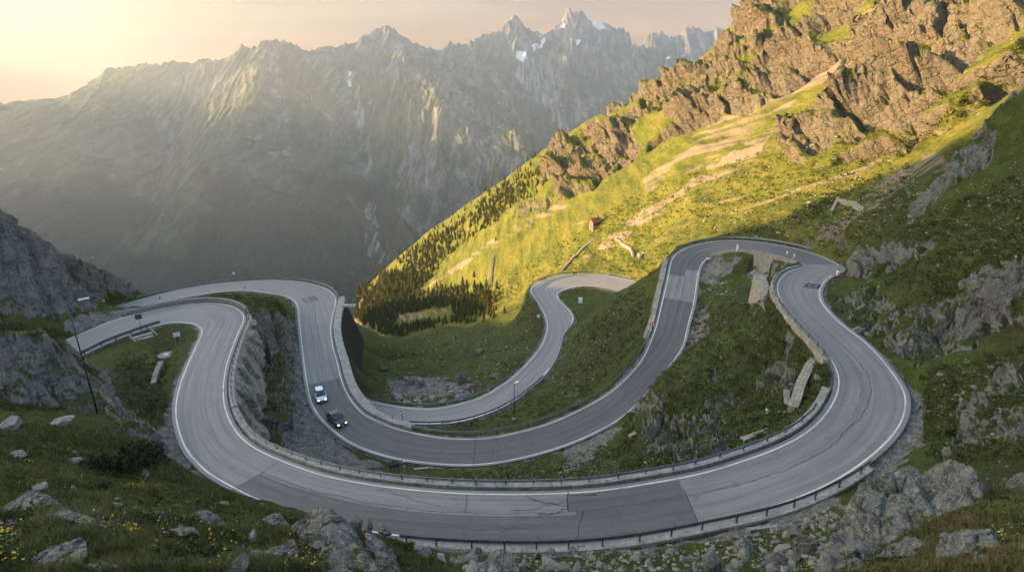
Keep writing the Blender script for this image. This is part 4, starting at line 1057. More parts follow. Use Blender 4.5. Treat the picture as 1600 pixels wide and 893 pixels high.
# ------------------------------------------------------------------ guardrails, kerbs and walls
def strip_solid(name, r, i0, i1, side, o0, o1, top, bot, mat, label=None, cat=None, group=None, parent=None, ends=True, taper=0.0, jitter=0.0):
    """solid that follows a road edge: o0..o1 metres outside the edge, top/bot heights over the road (scalars or arrays)"""
    I=np.arange(i0,i1+1); n=len(I); sg=-1 if side=='L' else 1
    E=(r.L if side=='L' else r.R)[I]; Nn=r.N[I]*sg; zr=r.C[I,2]
    top=np.broadcast_to(np.asarray(top,float),(n,)); bot=np.broadcast_to(np.asarray(bot,float),(n,))
    if jitter: top=top+np.random.default_rng(i0).uniform(-jitter,jitter,n)
    P=np.zeros((n,4,3))
    for k,(o,h) in enumerate(((o0,bot),(o0,top),(o1,top),(o1+taper,bot))):
        P[:,k]=E+Nn*o; P[:,k,2]=zr+h
    vs=P.reshape(-1,3); f=[]; uv=[]
    d=np.r_[0,np.cumsum(np.linalg.norm(np.diff(P[:,1,:2],axis=0),axis=1))]
    vv=lambda i,k: ((d[i], {0:bot[i],1:top[i],2:top[i]+abs(o1-o0),3:top[i]+abs(o1-o0)+(top[i]-bot[i])}[k]))
    for i in range(n-1):
        for k in range(3):
            a,b,c,e=i*4+k,(i+1)*4+k,(i+1)*4+k+1,i*4+k+1
            f.append((a,b,c,e)); uv+= [vv(i,k),vv(i+1,k),vv(i+1,k+1),vv(i,k+1)]
    me=bpy.data.meshes.new(name)
    if ends:
        f.append((0,1,2,3)); uv+=[(0,0),(0,1),(.5,1),(.5,0)]
        q=(n-1)*4; f.append((q+3,q+2,q+1,q)); uv+=[(0,0),(0,1),(.5,1),(.5,0)]
    me.from_pydata(vs.tolist(),[],f); ul=me.uv_layers.new(name='UVMap'); ul.data.foreach_set('uv',np.array(uv,np.float32).ravel())
    me.materials.append(mat)
    bm=bmesh.new(); bm.from_mesh(me); bmesh.ops.recalc_face_normals(bm,faces=bm.faces); bm.to_mesh(me); bm.free()
    o=link(bpy.data.objects.new(name,me),parent); return tag(o,label,cat,group)
WP=[(-.0,-.155),(.035,-.12),(.035,-.07),(.0,-.025),(.0,.025),(.035,.07),(.035,.12),(.0,.155)]     # W beam section (out of the road, up)
def guardrail(r, i0, i1, side, off, spacing, label, h=.62, ground=0.0, mat=None, posth=.85, chunky=1.0, group='guardrails along the pass road'):
    if i0>i1: i0,i1=i1,i0
    sg=-1 if side=='L' else 1
    I=np.arange(i0,i1+1); E=(r.L if side=='L' else r.R)[I]+r.N[I]*sg*off; E[:,2]=r.C[I,2]
    N_=r.N[I]*sg; n=len(I); mid=E[n//2]
    t=thing('guardrail',mid,0,label,'guardrail',group)
    vs=[];fs=[]
    prof=WP+[(-.012,.155),(-.012,-.155)]; m=len(prof)
    lift=np.full(n,h); 
    for i in range(n):
        for (u,w) in prof: vs.append(E[i]-mid-N_[i]*(.07+u)*1.0+np.array([0,0,lift[i]+w*chunky]))
    ix=np.arange(n*m).reshape(n,m)
    for k in range(m):
        k2=(k+1)%m; fs.append(np.stack([ix[:-1,k],ix[:-1,k2],ix[1:,k2],ix[1:,k]],-1))
    b=np_mesh('beam',np.array(vs),np.vstack(fs),mat or M['steel'],t)
    bm=bmesh.new(); bm.from_mesh(b.data); bmesh.ops.recalc_face_normals(bm,faces=bm.faces); bm.to_mesh(b.data); bm.free()
    d=np.r_[0,np.cumsum(np.linalg.norm(np.diff(E,axis=0),axis=1))]
    pm=None
    for q in np.arange(.4,d[-1],spacing):
        k=int(np.searchsorted(d,q)); k=min(k,n-1)
        if pm is None:
            g=MB(); g.box((0,0,(posth-.5)/2+.0),(.12*chunky,.10*chunky,posth+.5)); g.box((0,.06,h),(.14,.10,.24)); g.box((0,0,posth+.012),(.14*chunky,.12*chunky,.02))
            o=g.build('post',M['post'],t,bevel=.006); pm=o.data
        else: o=link(bpy.data.objects.new('post',pm),t)
        o.location=E[k]-mid; o.rotation_euler=(0,0,math.atan2(-N_[k,0],N_[k,1])+math.pi)
    return t
def seg(r,a,b,side): 
    i,j=near_i(r,*a,side),near_i(r,*b,side); return min(i,j),max(i,j)
S=lambda a,b,side:seg(road,a,b,side)
i0,i1=S((376,485),(1292,645),'L'); guardrail(road,i0,i1,'L',.95,2.4,'longest grey guardrail, sweeping from the left loop round the far side of the front road')
i0,i1=S((1299,632),(1252,418),'L'); guardrail(road,i0,i1,'L',.55,2.2,'pale guardrail on the wall along the left edge of the right-hand upper bend')
i0,i1=S((632,838),(1388,690),'R'); i1=near_i(road,1352,722,'R'); guardrail(road,i0,i1,'R',.65,2.5,'nearest guardrail, on the camera side of the front road above the rubble')
i0,i1=S((100,562),(250,508),'R'); guardrail(road,i0,i1,'R',.35,2.6,'short guardrail with thick dark posts above the stone steps at left',chunky=1.9,posth=.95)
i0,i1=S((215,469),(526,470),'R'); guardrail(road,i0,i1,'R',.7,2.6,'guardrail round the outside of the far left loop before the misty valley')
i0,i1=S((640,676),(1021,520),'R'); guardrail(road,i0,i1,'R',.9,2.4,'guardrail between the second road and the green slope with the twin lamp')
i0,i1=S((1047,420),(1262,394),'R'); guardrail(road,i0,i1,'R',.7,2.4,'dark guardrail round the outside of the topmost loop')
i0,i1=seg(road3,(578,626),(985,437),'L'); guardrail(road3,i0,i1,'L',.55,2.6,'guardrail on the valley side of the lowest pale road')
i0,i1=seg(road3,(640,661),(850,590),'R'); guardrail(road3,i0,i1,'R',.35,2.6,'thin guardrail on the near side of the lowest road, below the twin lamp',h=.5,posth=.62)
i0,i1=0,road4.n-1; guardrail(road4,i0,i1,'L',.2,1.8,'short guardrail on the far side of the sunken lane fragment')
guardrail(road4,0,road4.n-1,'R',.2,1.8,'short guardrail on the near side of the sunken lane fragment')

# kerbs and parapets
i0,i1=S((357,640),(1305,610),'L'); strip_solid('kerb',road,i0,i1,'L',.62,1.35,.20,-.6,M['concrete'],'weathered concrete kerb under the long guardrail on the far side of the front road','kerb',jitter=.02)
i0,i1=S((632,838),(1352,722),'R'); strip_solid('kerb',road,i0,i1,'R',.42,.95,.03,-1.0,M['concrete'],'concrete footing under the nearest guardrail above the rubble','kerb',taper=.25)
i0,i1=S((205,493),(379,488),'L'); strip_solid('parapet',road,i0,i1,'L',.55,1.05,.85,-.5,M['grey_stone'],'low grey stone parapet curving round the upper edge of the first loop','wall',jitter=.02)
i0,i1=S((381,495),(352,640),'L'); strip_solid('parapet',road,i0,i1,'L',.6,1.3,.16,-1.6,M['concrete'],'concrete edge on top of the cliff beside the left limb of the first road','kerb',taper=.2)
# retaining walls
i0,i1=S((524,467),(572,648),'R'); n=i1-i0+1
bt=np.interp(np.linspace(0,1,n),[0,.15,.5,1],[-2.6,-7,-10,-10][::-1])
t=thing('retaining_wall',road.R[(i0+i1)//2],0,'tall retaining wall with broad walkway top and black face beside the two cars','wall')
def strip_child(nm,*a,**k):
    o=strip_solid(nm,*a,**k); o.parent=t; o.matrix_parent_inverse=Matrix.Translation(-t.location); return o
strip_child('walkway',road,i0,i1,'R',.55,2.1,.38,-.5,M['concrete'])
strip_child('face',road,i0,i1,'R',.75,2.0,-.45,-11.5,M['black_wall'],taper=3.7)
i0,i1=S((569,647),(640,675),'R'); strip_solid('parapet',road,i0,i1,'R',.55,1.75,.45,-2.2,M['concrete'],'pale concrete slab parapet beside the striped red sign','wall',jitter=.05)
i0,i1=S((1049,404),(1017,527),'R'); strip_solid('retaining_wall',road,i0,i1,'R',.55,1.6,.25,-5,M['pale_stone'],'pale stone retaining wall left of the steep limb with the round speed sign','wall',taper=.5)
i0,i1=S((1104,404),(1252,411),'L'); strip_solid('retaining_wall',road,i0,i1,'L',.45,.9,.30,-4.2,M['grey_stone'],'curved grey stone wall on the inside of the topmost loop','wall',taper=.25)
i0,i1=S((1302,566),(1252,418),'L'); strip_solid('retaining_wall',road,i0,i1,'L',.40,.95,.22,-5.5,M['pale_stone'],'stone retaining wall under the pale guardrail of the right-hand upper bend','wall',taper=.35)
def wing(label, pts, thick, mat=None, name='wing_wall', down=2.5):
    """freestanding wall: pts of (px,py_top,depth,height)"""
    P=[at_d(p[0],p[1],p[2]) for p in pts]; o0=np.array(P[len(P)//2]); m=len(P)
    vs=[];f=[];uv=[];d=0;D=[0]
    for a,b in zip(P,P[1:]): d+=np.linalg.norm((b-a)[:2]); D.append(d)
    for i in range(m):
        tt=P[min(i+1,m-1)]-P[max(i-1,0)]; nn=np.array([-tt[1],tt[0],0]); nn/=np.linalg.norm(nn)+1e-9
        h=pts[i][3]+down
        for sgn,dz in ((-1,-h),(-1,0),(1,0),(1,-h)): vs.append(P[i]-o0+nn*sgn*thick/2*(1.0 if dz==0 else 1.35)+np.array([0,0,dz]))
    hh=lambda i,k:[-(pts[i][3]+down),0,thick,thick+pts[i][3]+down][k]
    for i in range(m-1):
        for k in range(3): f.append((i*4+k,(i+1)*4+k,(i+1)*4+k+1,i*4+k+1)); uv+=[(D[i],hh(i,k)),(D[i+1],hh(i+1,k)),(D[i+1],hh(i+1,k+1)),(D[i],hh(i,k+1))]
    f.append((0,1,2,3)); f.append(((m-1)*4+3,(m-1)*4+2,(m-1)*4+1,(m-1)*4)); uv+=[(0,0),(0,2),(.5,2),(.5,0)]*2
    me=bpy.data.meshes.new(name); me.from_pydata([tuple(v) for v in vs],[],f); ul=me.uv_layers.new(name='UVMap'); ul.data.foreach_set('uv',np.array(uv,np.float32).ravel())
    me.materials.append(mat or M['pale_stone']); bm=bmesh.new(); bm.from_mesh(me); bmesh.ops.recalc_face_normals(bm,faces=bm.faces); bm.to_mesh(me); bm.free()
    o=bpy.data.objects.new(name,me); o.location=o0; link(o); return tag(o,label,'wall')
wing('pale pointed stone wing wall standing on the turf below the sunken lane',[(1187,428,88.5,3.0),(1192,446,85,4.2),(1200,474,80.5,3.2),(1211,506,76,1.2)],1.6,down=1.6)
wing('sloping pale stone wing wall dropping from the right bend guardrail to the turf',[(1278,556,65.5,2.5),(1266,568,64,4.0),(1252,596,61.5,3.0),(1240,634,58.5,.7)],.95,down=1.6)

def rock_face():
    """layered natural rock carrying the outer edge of the first road above the gravel"""
    i0,i1=S((383,498),(398,694),'L'); I=np.arange(i0,i1+1); n=len(I); m=34
    ds=np.linspace(0,(n-1)*.6,n*2); E_=np.stack([np.interp(np.linspace(0,n-1,n*2),np.arange(n),(road.L[I]-road.N[I]*1.2)[:,k]) for k in range(3)],1)
    Nn=np.stack([np.interp(np.linspace(0,n-1,n*2),np.arange(n),-road.N[I][:,k]) for k in range(3)],1)
    H=np.interp(np.linspace(0,1,n*2),[0,.15,.5,.85,1],[4,7,9,10,9]); vs=np.zeros((n*2,m,3))
    S_,Tt=np.meshgrid(ds,np.linspace(0,1,m),indexing='ij'); hh=Tt*H[:,None]
    f1,f2,cid,tx,ty=worley(S_/2.6+.22*hh,hh/5.5,77); g1,g2,gid,_,_=worley(S_/.95+.1*hh,hh/2.2,79)
    off=.30+.25*hh+1.5*(cid-.5)+.4*(gid-.5)-.35*np.exp(-((f2-f1)/.06)**2)+.5*fbm(S_/4,hh/5,3,81)
    off=off*np.clip(Tt*8,0,1)
    vs=E_[:,None,:]+Nn[:,None,:]*off[...,None]; vs[...,2]=E_[:,None,2]-.02-hh
    o0=E_[n].copy(); ix=np.arange(n*2*m).reshape(n*2,m)
    f=np.stack([ix[:-1,:-1],ix[1:,:-1],ix[1:,1:],ix[:-1,1:]],-1).reshape(-1,4)
    o=np_mesh('rock_face',(vs-o0).reshape(-1,3),f,M['pale_boulder'],loc=o0)
    return tag(o,'tall pale layered rock face holding up the first road, left of the two cars','rock face')
rock_face()
# ------------------------------------------------------------------ boulders and stones
_ico={}
def ico(sub):
    if sub not in _ico:
        bm=bmesh.new(); bmesh.ops.create_icosphere(bm,subdivisions=sub,radius=1.0)
        bm.verts.ensure_lookup_table(); _ico[sub]=(np.array([v.co[:] for v in bm.verts]),np.array([[v.index for v in f.verts] for f in bm.faces])); bm.free()
    return _ico[sub]
def n3(P,s,seed):
    return (pn(P[:,0]*s+P[:,2]*s*.7,P[:,1]*s-P[:,2]*s*.6,seed)+pn(P[:,1]*s+7,P[:,2]*s+3,seed+1))*.6
def rock_shape(seed,size,sub=3,planes=13,rough=.05):
    rg=np.random.default_rng(seed); D,Fc=ico(sub)
    n=rg.normal(size=(planes,3)); n/=np.linalg.norm(n,axis=1)[:,None]; dist=rg.uniform(.55,1.0,planes)
    dn=D@n.T; rr=np.where(dn>.05,dist/np.maximum(dn,.05),9.); r=np.minimum(rr.min(1),1.25)
    P=D*r[:,None]
    P=P*(1+rough*n3(P,2.2,seed%50)[:,None]+rough*.6*n3(P,6,seed%37)[:,None]+(rough*.4*n3(P,14,seed%31)[:,None] if sub>3 else 0))
    return P*np.array(size)/2, Fc
def boulder(px,py,w,label,seed,asp=(1,.8,.7),rz=None,sub=4,group=None,cat='boulder',mat=None,sink=.28,d=None,planes=12,tilt=None,name='boulder'):
    """w = width in photo pixels; (px,py) = foot of the rock in the photo"""
    p=on_ground(px,py) if d is None else at_d(px,py,d)
    dep=to_px(*p)[2]; W=w/F*dep
    P,Fc=rock_shape(seed,(W*asp[0],W*asp[1],W*asp[2]),sub,planes)
    o=np_mesh(name,P,Fc,mat or M['lichen'],smooth=False)
    o.location=(p[0],p[1],p[2]+W*asp[2]*(.5-sink)); o.rotation_euler=(*(tilt or (0,0)),rz if rz is not None else seed*1.7)
    return tag(o,label,cat,group)
B=boulder
# the pointed rock at the bottom of the picture and its neighbours
def slab(label,base_pts,apex_pts,seed,cat='boulder'):
    """hull of points (px,py,depth) roughened into weathered rock"""
    bx_=np.mean([p[0] for p in base_pts]); by_=np.mean([p[1] for p in base_pts]); bd=np.mean([p[2] for p in base_pts])
    k_=float(np.clip(to_px(*on_ground(bx_,min(by_,890)))[2]/bd,.5,1.6))*.985     # seat it on the sheet
    P=np.array([at_d(p[0],p[1],p[2]*k_*.97) for p in base_pts+apex_pts]); c=P.mean(0); P=c+(P-c)*1.13
    bm=bmesh.new()
    for p in P: bm.verts.new(p-c)
    r=bmesh.ops.convex_hull(bm,input=bm.verts[:]); bmesh.ops.delete(bm,geom=list(set(r['geom_interior'])),context='VERTS') if r['geom_interior'] else None
    bmesh.ops.triangulate(bm,faces=bm.faces[:])
    for k in range(5): bmesh.ops.subdivide_edges(bm,edges=[e for e in bm.edges if e.calc_length()>.10],cuts=1,use_grid_fill=True) if len(bm.verts)<9000 else None
    bmesh.ops.triangulate(bm,faces=bm.faces[:])
    bmesh.ops.smooth_vert(bm,verts=bm.verts[:],factor=.22,use_axis_x=True,use_axis_y=True,use_axis_z=True)
    bm.normal_update(); V_=np.array([v.co[:] for v in bm.verts]); Nn=np.array([v.normal[:] for v in bm.verts])
    sc_=float(np.ptp(V_,axis=0).max())/3.2; h=sc_*(.10*n3(V_/sc_,1.1,seed)+.06*n3(V_/sc_,3.1,seed+3))+.035*n3(V_,4.3,seed+5)+.028*n3(V_,9,seed+6)
    f1,f2,cid,tx,ty=worley((V_[:,0]*1.1+V_[:,2]*.6)/sc_,(V_[:,1]*1.1-V_[:,2]*.9)/sc_,seed+9); h=h+sc_*(.13*(cid-.5)+.08*(tx*np.sin(cid*40)+ty*np.cos(cid*31))-.09*np.exp(-((f2-f1)/.06)**2))
    for v,q in zip(bm.verts,V_+Nn*h[:,None]): v.co=q
    me=bpy.data.meshes.new('boulder'); bm.to_mesh(me); bm.free(); me.materials.append(M['lichen'])
    o=bpy.data.objects.new('boulder',me); o.location=c; link(o); return tag(o,label,cat)
slab('largest foreground rock, grey with a sharp peak, leaning to the right at bottom centre',[(470,832,15.0),(520,905,12.2),(600,905,12.4),(590,892,13.5),(560,860,15.5),(540,830,16.3),(500,905,13)],[(503,795,15.2),(512,800,15.0),(530,818,15.0),(466,826,15.0)],11)
slab('lichen-spotted slab lying against the foot of the sharp peaked rock',[(508,905,10.9),(552,905,10.9),(562,905,11.4),(548,878,12.6),(508,884,12)],[(520,862,12.2),(532,866,12.2),(545,880,12.0)],23)
slab('long narrow slab of rock right of the sharp peaked rock',[(598,905,12.5),(628,905,12.6),(612,868,14.6),(580,846,15.4),(576,852,15)],[(572,835,15.2),(585,838,15.2),(604,856,14.6),(618,884,13.6)],31)
slab('thin bent slab like an upturned V in the grass',[(412,866,11.4),(440,872,11.2),(470,885,11),(466,872,11.4)],[(456,845,11.4),(460,845,11.35),(430,856,11.5)],37)
slab('grey lichen boulder with dark cracks standing low in the grass at far left',[(12,798,11.6),(60,800,11.2),(98,800,11.4),(90,790,12.2),(30,785,12.3)],[(50,764,11.9),(36,770,11.9),(66,772,11.8),(84,784,11.7)],41)
slab('long flat stone trailing right from the far left boulder',[(74,803,10.9),(118,810,10.8),(160,820,10.6),(150,812,11),(100,798,11.3)],[(100,797,11),(130,804,10.8)],43)
slab('wedge-shaped boulder with green lichen in the lower left grass',[(50,872,8.2),(90,884,8),(128,878,8),(138,858,8.4),(80,858,8.7)],[(126,836,8.4),(136,841,8.4),(110,846,8.4),(84,858,8.3)],47)
slab('smooth grey boulder cut by the bottom edge at left',[(112,905,7.2),(150,910,7.1),(190,905,7.2),(184,890,7.5),(130,890,7.6)],[(148,878,7.3),(172,877,7.3),(182,884,7.3)],53)
slab('dark cracked boulder with pale streaks right of the flat meadow stone',[(296,812,11.5),(320,826,11.3),(352,832,11.2),(360,826,11.6),(330,810,12)],[(308,797,11.6),(320,796,11.6),(338,808,11.5),(352,820,11.4)],59)
slab('low flat stone lying in front of the dark cracked meadow boulder',[(264,826,11.2),(286,836,11),(310,832,11.2),(300,824,11.5)],[(284,822,11.2),(300,824,11.2)],61)
slab('squat grey boulder near the road edge left of the sharp peaked rock',[(408,822,15),(430,828,14.6),(452,824,15),(440,814,15.6),(412,812,15.6)],[(424,803,15.2),(436,803,15.2),(446,816,15)],67)
B(556,824,34,'jagged upright stone first in the row behind the sharp peaked rock',71,(1,.5,.75),sub=4,d=17.5)
B(578,826,22,'small tilted stone in the row behind the sharp peaked rock, second from left',73,(1,.6,.9),sub=4,d=18)
B(600,830,26,'low broken stone at right end of the row behind the sharp peaked rock',79,(1.1,.6,.6),sub=4,d=19)
B(250,805,26,'small pale stone in the middle of the meadow, split on top',83,(1.2,.6,.5)); B(207,797,18,'small round pale stone in the grass left of the split stone',89,(1,.8,.6))
B(372,892,44,'flat grey rock at the bottom edge left of the slab pair',97,(1.5,.8,.5)); B(20,845,30,'small blue-grey stone at far left edge beside yellow flowers',101,(1.2,.8,.6))
# lichened outcrop lower right
slab('huge lichen-covered crag block in the lower right, above the rubble',[(1318,848,34.5),(1345,868,33),(1400,862,31),(1462,838,31),(1470,800,34),(1420,775,36.5),(1340,800,37)],[(1335,778,35.4),(1352,760,35.8),(1395,742,36),(1420,752,35),(1442,790,33)],103)
slab('grey block with yellow lichen at the right of the lower right crag',[(1420,822,32),(1480,822,30),(1530,800,29.5),(1530,760,32),(1470,745,35),(1420,790,34)],[(1440,742,35),(1484,722,34),(1512,732,32.5),(1524,756,31)],107)
slab('dark overhanging block at the top of the lower right crag beside the rail end',[(1398,752,39),(1430,770,37.5),(1440,742,38.5),(1410,740,40)],[(1406,734,39.4),(1425,728,39.4),(1436,736,38.8)],109)
slab('brown furrowed rock face sloping down at the bottom right of the rubble',[(1280,905,29),(1340,905,27),(1400,872,29),(1360,835,33),(1300,845,33)],[(1300,838,33),(1330,812,34),(1350,830,32.6),(1345,870,29)],113)
slab('long low rock in the heath below the lower right crag',[(1372,868,26),(1430,866,24),(1450,852,24.5),(1400,850,27)],[(1400,848,25.6),(1424,840,25),(1440,846,24.6)],121)
slab('grey-green rock pair in the heath near the right edge',[(1470,868,21.5),(1500,880,20.5),(1560,858,20.5),(1540,835,23),(1480,840,23)],[(1478,836,22),(1510,830,21.6),(1544,832,21.3)],123)
slab('dark block at the right edge beside the flowers',[(1574,760,23),(1640,770,20),(1640,740,23),(1590,740,25)],[(1582,746,23.6),(1610,740,22.6)],127)
B(1536,880,34,'small round grey stone in the heath at bottom right',131,(1,.9,.8)); B(1260,868,56,'large rounded boulder in the rubble, second from the right end',133,(1.15,.8,.75)); B(1210,890,44,'brownish boulder at the bottom of the rubble, right of centre',137,(1.1,.8,.8))
B(1160,862,40,'broad flat-topped boulder in the middle of the rubble below the rail',139,(1.2,.8,.6)); B(1242,838,30,'pale blocky boulder high in the rubble under the footing',141,(1.1,.8,.7)); B(1112,890,40,'pale boulder at the bottom edge in the rubble, half cut off',143,(1.1,.8,.7))
B(780,888,58,'big wide grey boulder at the left end of the rubble, at the bottom edge',149,(1.3,.8,.6)); B(900,868,24,'brick-shaped stone in the rubble left of centre',151,(1.3,.7,.5)); B(745,866,20,'rounded stone at the left end of the rubble',153,(1,.8,.7)); B(840,850+22,14,'upright thin stone in the rubble',155,(.7,.5,1))
B(1342,516,16,'white flat stone on the verge under the right-hand cliff',163,(1.3,.9,.5),mat=M['pale_boulder']); B(1279,592,14,'white stone in the turf inside the right bend',165,(1.1,.9,.8),mat=M['pale_boulder'])
# boulder hollow behind the lowest road
B(645,600,26,'biggest block in the boulder hollow behind the lowest road',171,(1.3,.8,.6)); B(658,604,16,'second block beside the biggest one in the boulder hollow',173,(1,.8,.8))
B(722,600,30,'tall pale crag at the right end of the boulder hollow',175,(.9,.7,1.1)); B(738,608,22,'pale crag leaning on the tall one at the end of the hollow',177,(1.2,.7,.8)); B(600,578,14,'long stone standing alone on the grass left of the hollow',179,(1.5,.5,.6)); B(772,590,16,'low grey rock on the green slope above the lowest road',181,(1.2,.7,.8))
B(750,552+1,16,'dark rock pile at the foot of the green knoll beside the meadow',185,(1.1,.8,.9))
# many smaller stones, each its own object
PROTO=[rock_shape(900+k,(1,rg_,hg_),2,10,.06) for k,(rg_,hg_) in enumerate(((.8,.6),(.7,.5),(.9,.75),(.6,.45),(.85,.55),(.75,.7)))]
PM=[]
for k,(P,Fc) in enumerate(PROTO):
    for mt_ in ('boulder','pale_boulder'):
        me=bpy.data.meshes.new('stone'); me.from_pydata(P.tolist(),[],Fc.tolist()); me.materials.append(M[mt_]); PM.append(me)
def ray_zone(poly):
    xs=[p[0] for p in poly]; ys=[p[1] for p in poly]
    while True:
        x=random.uniform(min(xs),max(xs)); y=random.uniform(min(ys),max(ys))
        if in_poly(np.array([x]),np.array([y]),poly)[0]: return x,y
def off_road(p):
    return float(fsamp(RD,np.array([p[0]]),np.array([p[1]]),30.)[0])>.75
def scatter(n,poly,smin,smax,label,group,pale=.5,dmax=400):
    """stones of smin..smax metres"""
    k=0;tries=0
    while k<n and tries<n*12:
        tries+=1; x,y=ray_zone(poly); p=on_ground(x,y,1)
        if not off_road(p) or to_px(*p)[2]>dmax: continue
        s=smin*(smax/smin)**(random.random()**1.8)
        me=PM[random.randrange(6)*2+(1 if random.random()<pale else 0)]
        o=bpy.data.objects.new('stone',me); o.scale=(s,s*random.uniform(.8,1.1),s*random.uniform(.75,1.1)); o.location=(p[0],p[1],p[2]+.12*s); o.rotation_euler=(random.uniform(-.3,.3),random.uniform(-.3,.3),random.uniform(0,6.28))
        link(o); tag(o,label,'stone',group); k+=1
ZR=[(700,866),(900,862),(1100,848),(1240,812),(1300,790),(1315,830),(1290,893),(720,893)]
scatter(110,ZR,.35,1.1,'loose pale stone in the rubble between the nearest guardrail and the bottom edge','stones in the rubble below the nearest guardrail',.35,60)
ZH=[(605,590),(690,588),(745,590),(755,605),(735,622),(700,632),(640,632),(600,618)]
scatter(60,ZH,.6,2.0,'grey block in the boulder hollow behind the lowest road','blocks of the boulder hollow',.25,160)
ZG=[(0,700),(150,705),(260,745),(330,775),(420,800),(470,830),(450,893),(0,893)]
scatter(30,ZG,.10,.34,'small stone half sunk in the foreground meadow','stones in the foreground meadow',.4,40)
ZM=[(870,740),(900,700),(960,668),(975,672),(930,712),(890,742)]
scatter(34,ZM,.3,.85,'pale stone in the little scree below the second road, beside the outcrop','stones of the scree below the second road',.5,90)
ZS=[(1110,440),(1180,430),(1170,455),(1110,470),(1095,450)]
scatter(24,ZS,.3,1.0,'pale slab in the stony patch inside the topmost loop','slabs inside the topmost loop',.6,110)
ZV=[(1440,585),(1560,570),(1600,600),(1480,640),(1445,690),(1432,650)]
scatter(30,ZV,.25,.9,'stone on the slope right of the right bend','stones right of the right bend',.3,70)
# countless little stones
def litter(name,zones,seed):
    rg=np.random.default_rng(seed); vs=[];fs=[];o=0
    base,bf=ico(1)
    for n,poly,s0,s1,dmax in zones:
        k=0;tries=0
        while k<n and tries<n*8:
            tries+=1; x,y=ray_zone(poly); p=on_ground(x,y,1)
            if to_px(*p)[2]>dmax or not off_road(p): continue
            s=s0*(s1/s0)**(rg.random()**2)
            q=base*(1+rg.uniform(-.28,.2,(len(base),1)))*np.array([s,s*rg.uniform(.6,1),s*rg.uniform(.4,.7)])/2
            a=rg.uniform(0,6.28); c,s_=math.cos(a),math.sin(a); q=np.stack([q[:,0]*c-q[:,1]*s_,q[:,0]*s_+q[:,1]*c,q[:,2]],1)
            vs.append(q+p+np.array([0,0,.03*s])); fs.append(bf+o); o+=len(q); k+=1
    ob=np_mesh(name,np.vstack(vs),np.vstack(fs),M['pale_boulder']); return tag(ob,'loose pale stones strewn over turf, scree and rubble',kind='stuff')
litter('loose_stones',[(850,ZR,.08,.5,60),(420,ZH,.2,.7,170),(160,ZM,.12,.45,95),(220,[(1080,440),(1200,420),(1215,520),(1100,560),(1070,540)],.12,.4,115),(520,[(1010,560),(1180,500),(1270,590),(1240,680),(1000,740)],.10,.4,100),
  (420,[(1240,330),(1430,250),(1440,330),(1330,410),(1290,392)],.2,.8,130),(500,[(1440,320),(1600,250),(1600,400),(1450,420),(1340,420)],.12,.5,100),(420,[(1440,570),(1600,540),(1600,700),(1450,720)],.08,.35,70),
  (300,[(700,745),(1000,690),(1000,745),(760,757)],.1,.3,80),(900,[(0,690),(280,740),(470,820),(640,860),(640,893),(0,893)],.03,.14,45),(500,[(1300,800),(1600,690),(1600,893),(1280,893)],.04,.2,45),
  (380,[(600,540),(830,500),(880,600),(700,625),(590,600)],.2,.7,210),(500,[(900,640),(1020,440),(985,440),(890,520),(860,590)],.15,.5,150),(300,[(180,560),(260,560),(270,690),(200,680)],.1,.35,110),(450,[(700,500),(830,460),(930,430),(1030,420),(1060,380),(1240,370),(1400,240),(1300,200),(1000,330),(760,470)],.35,1.3,360),(260,[(440,520),(470,600),(490,660),(560,720),(500,730),(440,700)],.12,.5,120)],5)

for k_,(x_,y_,w_,l_) in enumerate(((180,792,20,'small cracked stone between the far left boulder and the split stone'),(64,768,26,'low stone just behind the far left boulder'),(226,745,20,'pale stone near the dwarf pine bush, on its right'),(118,722,18,'lone pale stone in the upper part of the left meadow'),(30,716,22,'flat pale stone at the upper left of the meadow'),(352,790,18,'small stone between the dark cracked boulder and the road edge'),(395,846,26,'tilted pale stone left of the bent slab'),(236,868,28,'half buried stone in the low middle of the meadow'),(540,792+40,16,'small stone at the root of the row behind the sharp peaked rock'),(655,866,26,'rounded rock on the bank above the left end of the rubble'),(690,874,22,'second rounded rock on the bank above the left end of the rubble'),(20,668,34,'broad pale slab at the left edge where meadow meets crag'),(100,664,30,'pale stone under the left crag, in the grass'))):
    B(x_,y_,w_,l_,301+k_*7,(1.2,.75,.62),sink=.2,mat=M['boulder'] if k_%2 else M['pale_boulder'])
# ------------------------------------------------------------------ conifers
def leaf_mat(name,stops,scale=1.2,fine=9):
    s=NT(name); oi=s.new('ShaderNodeObjectInfo'); v=s.coord()
    n=s.noise(scale,5,.7,v); c=s.ramp(n,stops)
    c=s.mix(s.mrange(oi.outputs['Random'],0,1,0,.5),c,tuple(k*.55 for k in stops[0][1]))
    s.b.inputs['Specular IOR Level'].default_value=.1
    return s.fin(c,.9)
M['spruce']=leaf_mat('spruce_needles',[(.3,(.042,.050,.017)),(.7,(.12,.115,.035))])
M['bark']=plain('bark',(.07,.05,.035),.9,.3)
M['heath']=leaf_mat('heath_leaves',[(.3,(.026,.036,.011)),(.7,(.082,.092,.026))],2.5)
M['pine_bush']=leaf_mat('dwarf_pine',[(.3,(.008,.015,.006)),(.7,(.028,.040,.013))],3)
def blade_mat(name,a,b):
    s=NT(name); v=s.coord(); n=s.noise(.7,5,.7,v); c=s.ramp(n,[(.3,a),(.7,b)]); s.b.inputs['Specular IOR Level'].default_value=.1
    return s.fin(c,.85)
M['blade']=blade_mat('grass_blades',(.055,.070,.019),(.155,.150,.052))
M['dry']=blade_mat('dry_grass',(.09,.068,.028),(.21,.165,.08))
